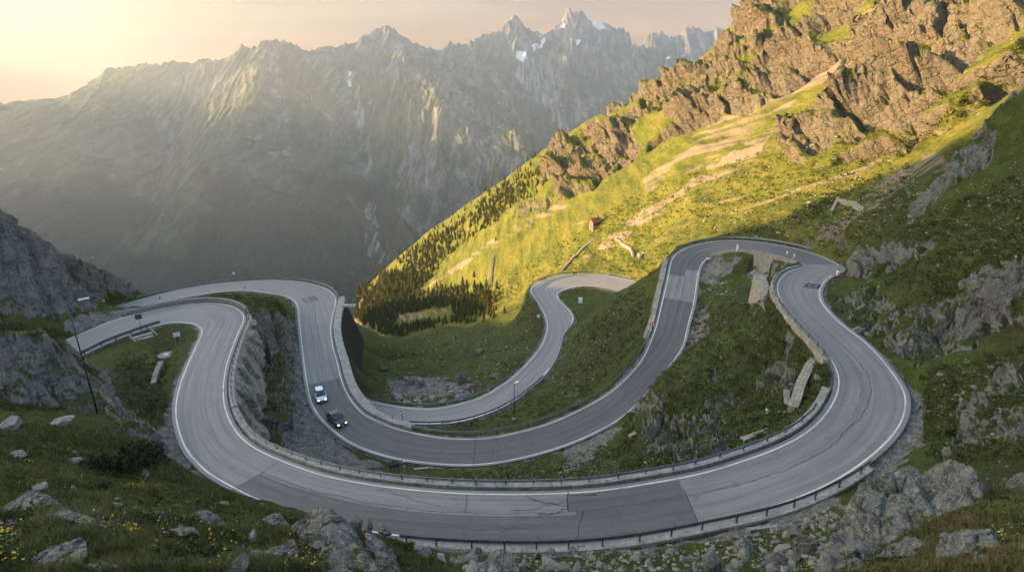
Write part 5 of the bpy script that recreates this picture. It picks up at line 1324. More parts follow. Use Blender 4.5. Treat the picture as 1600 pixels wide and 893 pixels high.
def spruce_mesh(seed,tiers=7,pts=9):
    rg=np.random.default_rng(seed); vs=[];fs=[]
    for t_ in range(tiers):
        f=t_/tiers; z0=.12+.84*f; r=(.235*(1-f)**.85+.018)*rg.uniform(.8,1.15); zt=min(1,z0+.9/tiers+.05)
        o=len(vs); vs.append((rg.normal(0,.006),rg.normal(0,.006),zt)); ph=rg.uniform(0,6.28)
        for k in range(pts*2):
            a=ph+math.pi*k/pts; rr=r*(rg.uniform(.8,1.25) if k%2==0 else rg.uniform(.42,.62)); vs.append((rr*math.cos(a),rr*math.sin(a),z0-(rg.uniform(.015,.06) if k%2==0 else -.012)))
        n=pts*2
        for k in range(n): fs.append((o,o+1+k,o+1+(k+1)%n))
    return vs,fs
SPR=[spruce_mesh(40+k,6+k%3,8) for k in range(5)]
CR=[]; TRK=None
for vs_,fs_ in SPR:
    me=bpy.data.meshes.new('crown'); me.from_pydata(vs_,[],fs_); me.materials.append(M['spruce']); CR.append(me)
g_=MB(); g_.tube([(0,0,-.06),(0,0,.3),(0,0,.9)],.022,6,.006); _o=g_.build('trunk',M['bark']); TRK=_o.data; bpy.data.objects.remove(_o)
FZ=[([(556,470),(600,428),(640,395),(700,352),(760,310),(800,285),(860,235),(880,245),(840,290),(790,330),(740,380),(690,420),(650,462),(640,475),(700,458),(765,452),(768,490),(700,508),(640,520),(590,545),(560,548)],1.0)]
FZ_POLY=FZ[0][0]
BARE=[[(622,492),(705,478),(712,500),(615,512)],[(700,400),(800,330),(860,290),(700,440),(655,458)]]
cand=[]
while len(cand)<2800:
    x_,y_=ray_zone(FZ_POLY); x_+=random.gauss(0,9); y_+=random.gauss(0,7)
    if any(in_poly(np.array([x_]),np.array([y_]),b)[0] for b in BARE): continue
    if y_<430 and random.random()> .55+.25*math.sin(x_*.05): continue
    p=on_ground(x_,y_,2); d=to_px(*p)[2]
    if d<190: continue
    px_h=random.uniform(7,16) if y_>430 else random.uniform(4.5,11)
    if random.random()<.12: px_h*=.6
    cand.append((px_h/F*d,p,px_h))
# dwarf trees thinly on the crags above
for _ in range(60):
    x_,y_=ray_zone([(800,285),(930,190),(1000,150),(990,230),(900,300),(830,320)]); p=on_ground(x_,y_,2); cand.append((random.uniform(5,8)/F*to_px(*p)[2],p,7))
cand.sort(key=lambda c:-c[2]); solo=cand[:260]; rest=cand[260:]
for h,p,_ in solo:
    r_=thing('spruce_tree',(p[0],p[1],p[2]-.15*1),random.uniform(0,6.28),'dark spruce in the forest at the foot of the sunlit slope','tree','spruces of the forest below the sunlit slope'); w_=random.uniform(.85,1.2)*h
    r_.scale=(w_,w_,h)
    link(bpy.data.objects.new('crown',random.choice(CR)),r_); link(bpy.data.objects.new('trunk',TRK),r_)
vs_=[];fs_=[];o_=0
for h,p,_ in rest:
    a,b=SPR[random.randrange(5)]; A=np.array(a); q=random.uniform(0,6.28); c,s_=math.cos(q),math.sin(q)
    A=np.stack([A[:,0]*c-A[:,1]*s_,A[:,0]*s_+A[:,1]*c,A[:,2]],1)*h; vs_.append(A+p-np.array([0,0,.3])); fs_.append(np.array(b)+o_); o_+=len(A)
fo=np_mesh('forest',np.vstack(vs_),np.vstack(fs_),M['spruce']); tag(fo,'spruce forest on the lower sunlit slope and in its shade',kind='stuff')
# ------------------------------------------------------------------ shrubs, heath, grass, flowers
def clump(rg,n,rad,h,leaf):
    """dome of small leaf faces"""
    a=rg.uniform(0,6.28,n); u=rg.random(n)**.6; el=rg.uniform(.05,1,n)
    C=np.stack([np.cos(a)*rad*u,np.sin(a)*rad*u,h*np.sqrt(np.clip(1-u**2*.8,0,1))*el],1)
    d=rg.normal(size=(n,3)); d/=np.linalg.norm(d,axis=1)[:,None]; e=np.cross(d,rg.normal(size=(n,3))); e/=np.linalg.norm(e,axis=1)[:,None]+1e-9
    L=leaf*rg.uniform(.6,1.4,(n,1))
    V_=np.stack([C-d*L-e*L*.4,C+d*L,C+e*L*.9],1).reshape(-1,3); return V_,np.arange(3*n).reshape(n,3)
def mass(name,label,zones,mat,seed,kind='stuff'):
    rg=np.random.default_rng(seed); vs=[];fs=[];o=0
    for n,poly,r0,r1,dmax,nl in zones:
        k=0;tries=0
        while k<n and tries<n*6:
            tries+=1; x,y=ray_zone(poly); p=on_ground(x,y,1); dd=to_px(*p)[2]
            if dd>dmax or not off_road(p) or last_rock()>.35: continue
            r=rg.uniform(r0,r1); V_,f=clump(rg,nl,r,r*rg.uniform(.45,.8),max(r*.22,.0011*dd)); V_[:,0]+=p[0]; V_[:,1]+=p[1]; V_[:,2]+=p[2]-.06*r
            vs.append(V_); fs.append(f+o); o+=len(V_); k+=1
    return tag(np_mesh(name,np.vstack(vs),np.vstack(fs),mat),label,kind=kind)
mass('heath_shrubs','low dark heath and alpine shrubs growing over the slopes',[
  (900,[(1010,570),(1100,480),(1200,460),(1300,590),(1240,680),(1000,745),(960,720)],.25,.75,105,22),
  (600,[(640,665),(760,655),(880,600),(900,520),(985,450),(1025,420),(1015,520),(900,640),(700,680)],.25,.7,150,18),
  (800,[(1330,420),(1440,340),(1600,270),(1600,420),(1480,470),(1400,450)],.25,.7,105,22),(500,[(1440,580),(1600,540),(1600,720),(1450,720)],.2,.55,70,26),
  (130,[(580,580),(640,530),(700,505),(840,470),(880,600),(760,600),(700,625)],.4,1.0,220,16),(260,[(180,555),(250,550),(270,640),(240,690),(190,650)],.25,.6,110,22),
  (200,[(300,455),(420,458),(460,500),(400,480)],.25,.7,140,18),(300,[(700,745),(1000,690),(1000,745),(760,757)],.2,.5,90,20),
  (260,[(0,500),(110,520),(160,600),(100,640),(0,640)],.2,.6,110,20),(200,[(0,330),(150,450),(60,490),(0,490)],.3,.7,170,16),(260,[(60,390),(215,460),(170,470),(100,420)],.3,.8,170,16),
  (500,[(1240,330),(1430,250),(1440,330),(1330,410),(1270,385)],.3,.9,140,14)],M['heath'],21)
mass('heather','dark heather and low herbs between the grass of the foreground meadow',[(420,[(0,650),(190,675),(250,705),(300,745),(400,790),(470,815),(560,830),(650,850),(690,893),(0,893)],.10,.32,46,40),(260,[(1290,893),(1400,840),(1500,800),(1600,740),(1600,893)],.10,.30,40,40)],M['heath'],27)
mass('meadow_shrubs','tussocks and low shrubs scattered over the sunlit slope',[(2200,[(700,500),(830,455),(930,425),(1020,425),(1060,375),(1240,360),(1430,240),(1600,120),(1600,60),(1440,160),(1300,200),(1000,300),(760,450)],.45,1.3,420,10)],leaf_mat('meadow_tussock',[(.3,(.04,.05,.008)),(.7,(.12,.115,.016))],.6),23)
def bush(px,py,w,h,label,seed,nl=1500,mat='pine_bush',cat='bush'):
    p=on_ground(px,py,2); d=to_px(*p)[2]; rg=np.random.default_rng(seed); W=w/F*d; H=h/F*d
    t_=thing('bush',p,0,label,cat)
    vs=[];fs=[];o=0
    for k in range(9):
        V_,f=clump(rg,nl//9,W*.24,H*.62,.085*W*.30); V_+=np.array([rg.uniform(-.36,.36)*W,rg.uniform(-.3,.3)*W,rg.uniform(-.05,.36)*H]); vs.append(V_); fs.append(f+o); o+=len(V_)
    np_mesh('foliage',np.vstack(vs),np.vstack(fs),M[mat],t_)
    g=MB()
    for k in range(6):
        a=rg.uniform(0,6.28); g.tube([(0,0,-.2),(math.cos(a)*W*.15,math.sin(a)*W*.15,H*.3),(math.cos(a)*W*.32,math.sin(a)*W*.3,H*.6)],.03,5,.01)
    g.build('stems',M['bark'],t_); return t_
bush(205,742,100,62,'large dark dwarf pine bush on the meadow edge above the road',3,2600)
bush(330,884,46,26,'low dark heather bush in the grass at the bottom edge',5,1200)
bush(150,768,42,16,'low spreading dark shrub in the middle of the left meadow',7,1000)
bush(1590,840,60,70,'leafy green bush with pale yellow flowers at the right edge',9,1700,'heath')
bush(565,467,18,8,'small clipped shrub beside the pale slab at the far loop',11,500)
# blades of the foreground meadow
def grass(name,label,n,poly,h0,h1,mat,seed,dmax,bl=6,patchy=0):
    rg=np.random.default_rng(seed); V_=[];k=0
    xs=[p[0] for p in poly]; ys=[p[1] for p in poly]
    X=rg.uniform(min(xs),max(xs),n*3); Y=rg.uniform(min(ys),max(ys),n*3); ok=in_poly(X,Y,poly)
    pts=[]
    for x,y in zip(X[ok][:n],Y[ok][:n]):
        p=on_ground(x,y,1)
        if to_px(*p)[2]<dmax and off_road(p) and (not patchy or fbm(np.array([p[0]*.5]),np.array([p[1]*.5]),3,77)[0]>patchy-.1*rg.random()): pts.append(p)
    P=np.repeat(np.array(pts),bl,axis=0); m=len(P); dd=to_px(P[:,0],P[:,1],P[:,2])[2]
    P=P+np.c_[rg.normal(0,.09,(m,2))*np.clip(dd/12,.7,2.5)[:,None],np.zeros(m)]; P[:,2]=ground_z(P[:,0],P[:,1])-.01
    H=rg.uniform(h0,h1,m)*(.7+.6*rg.random(m)); a=rg.uniform(0,6.28,m); w=np.maximum(.006,.0007*dd); le=rg.uniform(.1,.7,m)*H; b=rg.uniform(0,6.28,m)
    wx=np.stack([np.cos(a)*w,np.sin(a)*w,0*a],1); tip=P+np.stack([np.cos(b)*le,np.sin(b)*le,H],1); mid=P+np.stack([np.cos(b)*le*.3,np.sin(b)*le*.3,H*.6],1)
    vs=np.stack([P-wx,P+wx,mid+wx*.7,tip,mid-wx*.7],1).reshape(-1,3); i=np.arange(m)[:,None]*5
    f=np.vstack([i+np.array([[0,1,2]]),i+np.array([[0,2,4]]),i+np.array([[4,2,3]])])
    return tag(np_mesh(name,vs,f,mat),label,kind='stuff')
MEAD=[(0,645),(120,655),(190,672),(250,705),(300,745),(400,790),(470,815),(560,830),(650,850),(690,893),(0,893)]
MEADR=[(1290,893),(1400,840),(1500,800),(1600,740),(1600,893)]
grass('grass','uneven green grass of the foreground meadow',24000,MEAD,.05,.14,M['blade'],31,46)
grass('grass','taller rank grass in clumps on the foreground meadow',26000,MEAD,.11,.24,M['blade'],41,46,6,.14)
grass('dry_grass','straw-coloured grass stems in the foreground meadow',18000,MEAD,.09,.24,M['dry'],33,46,4,.07)
grass('grass','grass and heath at the bottom right',7000,MEADR,.10,.24,M['blade'],35,40)
grass('dry_grass','straw-coloured stems at the bottom right',6000,MEADR,.12,.30,M['dry'],37,40,4,.07)
def flowers(label,n,blobs,col,seed,size=.022):
    rg=np.random.default_rng(seed); pts=[]
    for (x,y,sx,sy) in blobs:
        for _ in range(n): pts.append(on_ground(x+rg.normal(0,sx),min(892,y+rg.normal(0,sy)),1))
    P=np.array(pts); P=P+np.c_[rg.normal(0,.05,(len(P),2)),rg.uniform(.10,.22,len(P))]; m=len(P); dd=to_px(P[:,0],P[:,1],P[:,2])[2]; s=np.maximum(size,.0010*dd)*rg.uniform(.6,1.2,m)
    a=rg.uniform(0,1.5,m); ux=np.stack([np.cos(a),np.sin(a),rg.normal(0,.3,m)],1)*s[:,None]; uy=np.stack([-np.sin(a),np.cos(a),rg.normal(0,.3,m)],1)*s[:,None]
    vs=np.stack([P-ux,P-uy*.9,P+ux,P+uy*.9,P+np.c_[0*s,0*s,s*.4]],1).reshape(-1,3); i=np.arange(m)[:,None]*5
    f=np.vstack([i+np.array([[0,1,4]]),i+np.array([[1,2,4]]),i+np.array([[2,3,4]]),i+np.array([[3,0,4]])])
    return tag(np_mesh('wildflowers',vs,f,plain('petals_'+label.split()[1],col,.6,.1)),label,kind='stuff')
flowers('small yellow flowers in drifts across the meadow',42,[(58,752,12,5),(165,822,14,5),(212,762,10,4),(8,845,10,8),(120,745,30,12),(40,725,25,10),(260,800,40,14),(80,700,40,12),(12,870,12,10),(200,835,12,4),(330,850,60,20),(480,880,20,10)],(.62,.40,.02),51)
flowers('few purple flowers in the meadow grass',26,[(8,828,10,4),(150,815,8,3),(285,840,20,5),(180,830,10,4)],(.22,.07,.26),53)
flowers('pinkish purple flowers by the lower right rocks',30,[(1362,850,8,4),(1590,675,14,5),(1500,812,14,6),(1570,775,14,8)],(.28,.09,.27),55)
flowers('pale yellow flower heads at the right edge',36,[(1585,820,14,12),(1560,838,10,6),(1215,886,8,4)],(.6,.52,.15),57)
# ------------------------------------------------------------------ signs, lamps, posts, steps
M['white']=plain('white_enamel',(.72,.72,.70),.45,.08); M['red']=plain('red_enamel',(.50,.03,.025),.4,.1); M['black']=plain('black_enamel',(.015,.015,.016),.5,.2)
M['darkpole']=plain('dark_pole',(.035,.04,.045),.5,.2,metal=.3); M['zinc']=plain('zinc_pole',(.30,.31,.32),.45,.2,metal=.5); M['grey_back']=plain('sign_back',(.055,.06,.068),.6,.2)
M['lamp_grey']=plain('lamp_housing',(.42,.43,.44),.5,.1); M['orange']=plain('orange_red_paint',(.52,.08,.03),.5,.15); M['cream']=plain('banner_cloth',(.70,.62,.52),.8,.1); M['timber']=plain('weathered_timber',(.26,.22,.17),.85,.3)
def foot(px,py): return on_ground(px,py,2)
def rise(p,py):
    """height over p whose top shows at photo row py"""
    lo,hi=0,40
    for _ in range(40):
        m=(lo+hi)/2
        if to_px(p[0],p[1],p[2]+m)[1]>py: lo=m
        else: hi=m
    return lo
def face_cam(p): return math.atan2(-p[0],p[1])*-1+0     # rz so local -Y looks to the camera
def sign_post(px,py,top,label,build,cat='sign',pole='darkpole',name='road_sign',r=.04,turn=0,foot_p=None,group=None):
    p=foot(px,py) if foot_p is None else foot_p; h=rise(p,top)
    t_=thing(name,p,math.atan2(p[0],p[1])*-1+turn,label,cat,group)
    g=MB(); g.tube([(0,0,-.4),(0,0,h)],r,8); g.build('pole',M[pole],t_,smooth=True)
    u=to_px(*p)[2]/F      # metres per photo pixel
    build(t_,h,u); return t_
def panel(t_,name,w,h,z,mat,y=-.06,x=0,th=.03,bevel=.008,parent=None):
    g=MB(); g.box((x,y,z),(w,th,h)); return g.build(name,M[mat],parent or t_,bevel=bevel)
def striped(t_,w,h,z,n=3):
    b=panel(t_,'plate',w,h,z,'white')
    for k in range(n):
        g=MB(); zz=z-h/2+h*(k+.5)/n
        if k%2==0: g.box((0,-.083,zz),(w*.98,.012,h/n*.92)); g.build('red_stripe',M['red'],b)
# striped red and white board with its neighbour, beside the lowest road
def b1(t_,h,u):
    w=7*u; b=panel(t_,'plate',w,11*u,h-5.5*u,'white')
    for k in (-1,1):
        g=MB(); g.prism([(-w/2,-.0+k*3.4*u-1.9*u),(w/2,k*3.4*u+.3*u),(w/2,k*3.4*u+1.9*u),(-w/2,k*3.4*u-.3*u)],'Y',-.094,-.080); o=g.build('red_stripe',M['red'],b); o.location=(0,0,h-5.5*u)
sign_post(629,664,639,'red and white striped warning board where the lowest road emerges',b1)
def ring(t_,h,u,r):
    g=MB(); g.lathe([(0.01,-.05),(r,-.05),(r,-.075),(0.01,-.075)],(0,0,h-r),20,'Y'); d=g.build('disc',M['red'],t_)
    g=MB(); g.lathe([(0.01,-.076),(r*.68,-.076),(r*.68,-.088),(0.01,-.088)],(0,0,h-r),20,'Y'); g.build('white_field',M['white'],d); return d
sign_post(614,660,645,'small round red-rimmed sign left of the striped warning board',lambda t_,h,u:ring(t_,h,u,2.4*u))
def b3(t_,h,u):
    d=ring(t_,h,u,4.2*u)
    g=MB(); c=(0,-.094,h-4.2*u); s_=1.5*u     # the figure 6
    g.lathe([(s_*.55,-.002),(s_,-.002),(s_,.006),(s_*.55,.006)],(0,-.094,h-4.2*u-.5*u),14,'Y'); g.box((-s_*.78,-.092,h-4.2*u+.4*u),(.55*u,.008,2.2*u)); g.box((-s_*.2,-.092,h-4.2*u+1.45*u),(1.5*u,.008,.5*u)); g.build('numeral',M['black'],d)
pp=road.R[near_i(road,1022,520,'R')]+road.N[near_i(road,1022,520,'R')]*.35
sign_post(1017,524,503,'round speed limit sign with red rim at the left edge of the steep limb',b3,foot_p=pp)
i_=near_i(road,1103,405,'L'); pp=road.L[i_]-road.N[i_]*.3
sign_post(1110,412,399,'upper of two red and white striped boards inside the topmost loop',lambda t_,h,u:striped(t_,5*u,9*u,h-4.5*u),foot_p=pp)
i_=near_i(road,1094,420,'L'); pp=road.L[i_]-road.N[i_]*.45
sign_post(1096,431,420,'lower of two red and white striped boards inside the topmost loop',lambda t_,h,u:striped(t_,7*u,7*u,h-3.5*u),foot_p=pp)
def banner(t_,h,u):
    g=MB(); n=8
    pts=[(.05,.0),(2.2*u,-.4*u),(3.6*u,-3*u),(3.0*u,-8*u),(1.6*u,-12*u),(.05,-12.5*u)]
    g.prism([(x,z+h) for x,z in pts],'Y',-.03,-.015); g.build('cloth',M['cream'],t_)
sign_post(1147,409,381,'tall pole with a furled cream banner inside the topmost loop',banner,'banner','zinc','banner_pole')
def marker(px,py,top,label,kind='red',fp=None,name='marker_post',group=None,r=.06):
    p=foot(px,py) if fp is None else fp; h=rise(p,top); t_=thing(name,p,0,label,'marker post',group)
    c={'red':('white','red'),'black':('white','black'),'orange':('orange','white'),'white':('zinc','white')}[kind]
    g=MB(); g.tube([(0,0,-.3),(0,0,h)],r,8); b=g.build('shaft',M[c[0]],t_,smooth=True)
    g=MB(); g.lathe([(r*1.25,h*.62),(r*1.25,h*.9),(r*1.1,h*.98),(.01,h*1.0)],(0,0,0),10); g.build('cap',M[c[1]],t_,smooth=True)
    if kind in('red','orange'):
        g=MB(); g.lathe([(r*1.2,h*.25),(r*1.2,h*.42)],(0,0,0),10); g.build('band',M[c[1]],t_)
    return t_
E=lambda px,py,s,off:(lambda i:(road.L[i]-road.N[i]*off) if s=='L' else (road.R[i]+road.N[i]*off))(near_i(road,px,py,s))
marker(1233,404,392,'white-topped marker post on the inner wall of the topmost loop, left of the pair','white',E(1233,404,'L',.6),r=.09)
marker(1245,409,396,'white-topped marker post on the inner wall of the topmost loop, right of the pair','white',E(1246,409,'L',.6),r=.09)
marker(1303,440,423,'bright orange-red marker post at the tip of the right-hand hairpin','orange',E(1303,430,'R',.5),r=.22)
marker(1306,437,430,'stubby orange-red cone beside the orange marker post at the hairpin tip','orange',E(1310,428,'R',.9),'traffic_cone',r=.25)
marker(255,476,463,'red and black capped marker post on the strip between the two left loops','black',E(252,474,'L',.5),r=.12)
marker(384,453,447,'tiny dark capped marker post on the grass inside the far left loop','black',E(384,453,'L',.6),r=.1)
marker(633,735,720,'red and white marker post beside the dark board below the second road','red',None,r=.09)
marker(143,497,489,'short red and white post on the gravel left of the first loop','red',None,r=.1)
def board(w,hh,mat='grey_back',rails=True):
    def f(t_,h,u):
        b=panel(t_,'board',w*u,hh*u,h-hh*u/2,mat,y=.06)
        if rails:
            for k in (-.25,.25): panel(t_,'rail',w*u*.92,.04,h-hh*u/2+k*hh*u,'zinc',y=.09,parent=b)
    return f
sign_post(222,508,491,'dark square sign board seen from the back above the short guardrail at left',board(9,8),pole='darkpole',foot_p=E(222,514,'R',.5))
def b2(t_,h,u):
    b=panel(t_,'board',17*u,6.5*u,h-3.3*u,'grey_back')
    for s_ in (-1,1):
        g=MB(); g.tube([(s_*6*u,0,-.4),(s_*6*u,0,h)],.04,8); g.build('leg',M['darkpole'],t_)
sign_post(617,738,724,'wide dark sign board on two legs below the bend of the second road',b2)
def info(t_,h,u):
    b=panel(t_,'panel',9*u,6.5*u,h-3.2*u,'white')
    for k in range(3): panel(t_,'print_line',(6-k)*u,.5*u,h-(1.6+1.5*k)*u,'grey_back',y=-.08,parent=b,bevel=0,th=.01)
    for s_ in (-1,1):
        g=MB(); g.tube([(s_*3.6*u,0,-.4),(s_*3.6*u,0,h)],.05,8); g.build('leg',M['zinc'],t_)
sign_post(277,533,519,'white information panel on two legs on the turf inside the first loop',info)
sign_post(907,478,465,'pale white box sign on the grass inside the upper bend of the lowest road',lambda t_,h,u:panel(t_,'box',6*u,8*u,h-4*u,'white',th=2.5*u))
sign_post(841,507,491,'small white square sign outside the lowest road at its left bulge',lambda t_,h,u:panel(t_,'plate',4*u,5*u,h-2.5*u,'white'))
def mirror(t_,h,u):
    g=MB(); r=2.6*u; g.lathe([(.01,-.04),(r,-.04),(r,-.10),(.01,-.10)],(0,0,h-r),18,'Y'); d=g.build('frame',M['grey_back'],t_)
    g=MB(); g.lathe([(.01,-.125),(r*.6,-.115),(r*.72,-.102)],(0,0,h-r),18,'Y'); g.build('glass',M['white'],d,smooth=True)
sign_post(365,442,424,'round traffic mirror on a thin post behind the far left loop',mirror,'mirror','darkpole','traffic_mirror',foot_p=E(365,440,'R',1.0))
# --- street lamps
def lamp_single(p,top,label,arm_dir,arm=1.9,group=None,r=.10,hs=1.0):
    h=rise(p,top); t_=thing('street_lamp',p,0,label,'street lamp',group)
    g=MB(); g.tube([(0,0,-.5),(0,0,h*.5),(0,0,h)],r,10,r*.55); g.build('pole',M['darkpole'],t_,smooth=True)
    a=arm_dir; g=MB(); g.tube([(0,0,h-.1),(math.cos(a)*arm*.5,math.sin(a)*arm*.5,h+.18),(math.cos(a)*arm,math.sin(a)*arm,h+.24)],r*.45,8); g.build('arm',M['darkpole'],t_,smooth=True)
    g=MB(); g.box((0,0,0),(1.0*hs,.30*hs,.15*hs)); hd=g.build('lamp_head',M['lamp_grey'],t_,bevel=.05*hs); hd.location=(math.cos(a)*(arm+.35),math.sin(a)*(arm+.35),h+.26); hd.rotation_euler=(0,R(-6),a)
    g=MB(); g.box((0,0,-.085*hs),(.8*hs,.22*hs,.03)); g.build('lens',M['zinc'],hd)
    return t_
pl=on_ground(152,646,3); lamp_single(pl,474,'very tall dark street lamp leaning over the left crag in front of the first road',R(25),1.1)
pd_=on_ground(146,409,3); lamp_single(pd_,404,'tiny distant street lamp poking over the left crag against the mist',R(-10),.4,r=.06,hs=.6)
p2=on_ground(803,656,3); h2=rise(p2,598)
t_=thing('street_lamp',p2,0,'street lamp with twin white floodlights on the green slope between the roads','street lamp')
g=MB(); g.tube([(0,0,-.4),(0,0,h2)],.085,10,.05); g.build('pole',M['darkpole'],t_,smooth=True)
for s_,dx,dz in ((1,.55,.05),(1,.25,-.12)):
    g=MB(); g.tube([(0,0,h2-.05),(dx,-.1,h2+dz)],.035,6); g.build('arm',M['darkpole'],t_); g=MB(); g.lathe([(.05,0),(.2,.05),(.24,.24),(.03,.27)],(0,0,0),14,'Y'); hd=g.build('floodlight',M['white'],t_,smooth=True); hd.location=(dx,-.15,h2+dz); hd.rotation_euler=(R(20),0,0)
g=MB(); g.box((0,0,.1),(.55,.55,.5)); g.build('footing',M['concrete'],t_,bevel=.03)
# --- steps beside the short guardrail, lid and culvert
pa=at_z(222,523,-42.7); pb=at_z(246,549,-44.0)
def stairs():
    n=6; v=pb-pa; L_=math.hypot(v[0],v[1]); rz=math.atan2(v[1],v[0]); t_=thing('stone_steps',pa,rz,'concrete steps with side walls below the short guardrail at left','steps')
    dz=(v[2])/n
    for k in range(n):
        g=MB(); g.box((L_*(k+.5)/n,0,dz*(k+.5)-.25+.25),(L_/n*.72,3.0,.55)); g.build('step',M['concrete'],t_,bevel=.02)
    for s_ in (-1,1):
        g=MB(); g.prism([(-.6,.55),(L_+.8,v[2]+.5),(L_+.8,v[2]-1),(-.6,-1)],'Y',s_*1.75-.14,s_*1.75+.14); g.build('side_wall',M['concrete_dark'],t_,bevel=.03)
stairs()
pc=on_ground(260,556,2); t_=thing('well_cover',pc,0,'round grey concrete well cover at the foot of the steps','well cover')
g=MB(); g.lathe([(1.25,-.4),(1.25,.14),(1.15,.2),(.01,.2)],(0,0,0),24); g.build('slab',M['concrete_dark'],t_); g=MB(); g.lathe([(.42,.2),(.42,.25),(.01,.25)],(0,0,0),18); g.build('lid',M['zinc'],t_)
def path_rail(pts,label,h=1.0):
    """thin handrail following photo points on the ground"""
    P=[on_ground(x,y,2) for x,y in pts]; o0=P[0]; t_=thing('handrail',o0,0,label,'handrail')
    P=[p-o0 for p in P]
    for z_ in (h,h*.55):
        g=MB(); g.tube([p+np.array([0,0,z_]) for p in P],.035,6); g.build('rail',M['timber'],t_)
    for p in P: g=MB(); g.tube([p+np.array([0,0,-.4]),p+np.array([0,0,h+.05])],.045,6); g.build('post',M['timber'],t_)
path_rail([(137,570),(156,584),(175,600),(160,622),(178,640),(168,650),(190,668)],'zigzag pale handrail down the gully below the tall lamp')
def flat_wall(pts,w,h,label,name='dry_stone_wall',mat='grey_stone',cat='wall'):
    P=cr_resample(np.array([on_ground(x,y,2) for x,y in pts]),1.0); P[:,2]=ground_z(P[:,0],P[:,1]); o0=P[len(P)//2].copy(); T=np.gradient(P,axis=0); T[:,2]=0; T/=np.linalg.norm(T,axis=1)[:,None]; Nn=np.stack([-T[:,1],T[:,0],0*T[:,0]],1)
    n=len(P); hh=h*(.8+.4*np.random.default_rng(n).random(n))
    vs=np.stack([P-Nn*w*.6-np.array([0,0,1.]),P-Nn*w*.4+np.c_[np.zeros((n,2)),hh],P+Nn*w*.4+np.c_[np.zeros((n,2)),hh],P+Nn*w*.6-np.array([0,0,1.])],1)-o0
    ix=np.arange(4*n).reshape(n,4); f=np.vstack([np.stack([ix[:-1,k],ix[1:,k],ix[1:,k+1],ix[:-1,k+1]],-1) for k in range(3)]+[ix[[0]],ix[[-1]][:,::-1]])
    o=np_mesh(name,vs.reshape(-1,3),f,M[mat],loc=o0); ul=o.data.uv_layers.new(name='UVMap'); co_=vs.reshape(-1,3)[f.ravel()]; ul.data.foreach_set('uv',np.stack([co_[:,0]+co_[:,1],co_[:,2]],1).astype(np.float32).ravel())
    return tag(o,label,cat)
flat_wall([(934,372),(915,386),(895,405),(878,425)],.9,.9,'dark dry stone wall running down left from the hut')
flat_wall([(962,374),(974,384),(988,395),(1001,405)],.9,.8,'dark dry stone wall running down right from the hut to the road',mat='concrete_dark')
flat_wall([(772,402),(769,420),(767,450)],1.2,1.3,'straight dark wall on the sunlit slope at left, above the forest')
flat_wall([(1309,312),(1325,318),(1352,327)],.7,.6,'pale line of old wall in the shade behind the topmost loop, longer piece','dry_stone_wall','pale_stone'); flat_wall([(1307,318),(1298,334)],.7,.6,'short piece of old wall dropping left from the longer one behind the topmost loop','dry_stone_wall','pale_stone')
flat_wall([(252,568),(246,584),(240,602)],.9,.5,'low rubble wall across the turf inside the first loop','rubble_wall')
def slab_at(px,py,w,l,h,label,mat='concrete',rz=0,name='concrete_slab',tilt=(0,0),cat='slab'):
    p=on_ground(px,py,2); u=to_px(*p)[2]/F; g=MB(); g.box((0,0,0),(w*u,l*u,h*u)); o=g.build(name,M[mat],bevel=.02); o.location=(p[0],p[1],p[2]+h*u*.3); o.rotation_euler=(*tilt,rz); return tag(o,label,cat)
slab_at(1229,620,9,26,3,'tilted grey concrete slab leaning by the foot of the sloping wing wall',rz=R(-15),tilt=(R(35),0)); M['sheet']=plain('faded_turquoise',(.36,.47,.45),.6,.2); slab_at(1201,643,9,11,1,'pale turquoise sheet lying among rocks below the concrete slab','sheet',R(-25),'plastic_sheet',(R(24),0),'sheet')
slab_at(1195,826,52,6,6,'long squared concrete beam lying above the rubble','concrete',R(8),'concrete_beam',cat='beam'); slab_at(1185,678,70,9,3,'row of pale paving slabs behind the guardrail before the right bend','pale_stone',R(26),'stone_slab',cat='slab')
slab_at(990,288-0+392,18,6,4,'pale squared stones on the inner edge of the second road','pale_stone',R(40),'edge_stone',cat='stone'); slab_at(546,478,20,8,3,'pale slab on the walkway at the outside of the far left loop','concrete',R(-5)); slab_at(660,732,26,4,3,'low concrete headwall beside the dark board','concrete',R(10),'headwall',cat='wall')
# --- marks on the road by the upper hairpin
def ground_patch(px,py,w,l,mat,name,dz,par):
    i=near_i(road,px,py); c_=at_z(px,py,road.C[i,2]+dz); u=to_px(*c_)[2]/F; T=road.T[i]; Nn=road.N[i]
    q=[c_+Nn*a*w*u/2+T*b*l for a,b in ((-1,-1),(1,-1),(1,1),(-1,1))]; o=np_mesh(name,np.array(q),np.array([[0,1,2,3]]),M[mat],par)
    if o.data.polygons[0].normal.z<0: o.data.flip_normals()
    return o
ground_patch(1270,446,20,1.1,'crack','manhole_patch',.016,rd1); ground_patch(1270,446,13,.75,'asphalt','manhole_frame',.021,rd1); ground_patch(1270,446,8,.4,'crack','manhole_lid',.026,rd1)
ground_patch(484,467,22,1.6,'dark_asphalt','asphalt_patch',.016,rd1); ground_patch(480,468,4,1.0,'pale_asphalt','worn_marking',.021,rd1); ground_patch(487,467,3,.9,'pale_asphalt','worn_marking',.021,rd1)
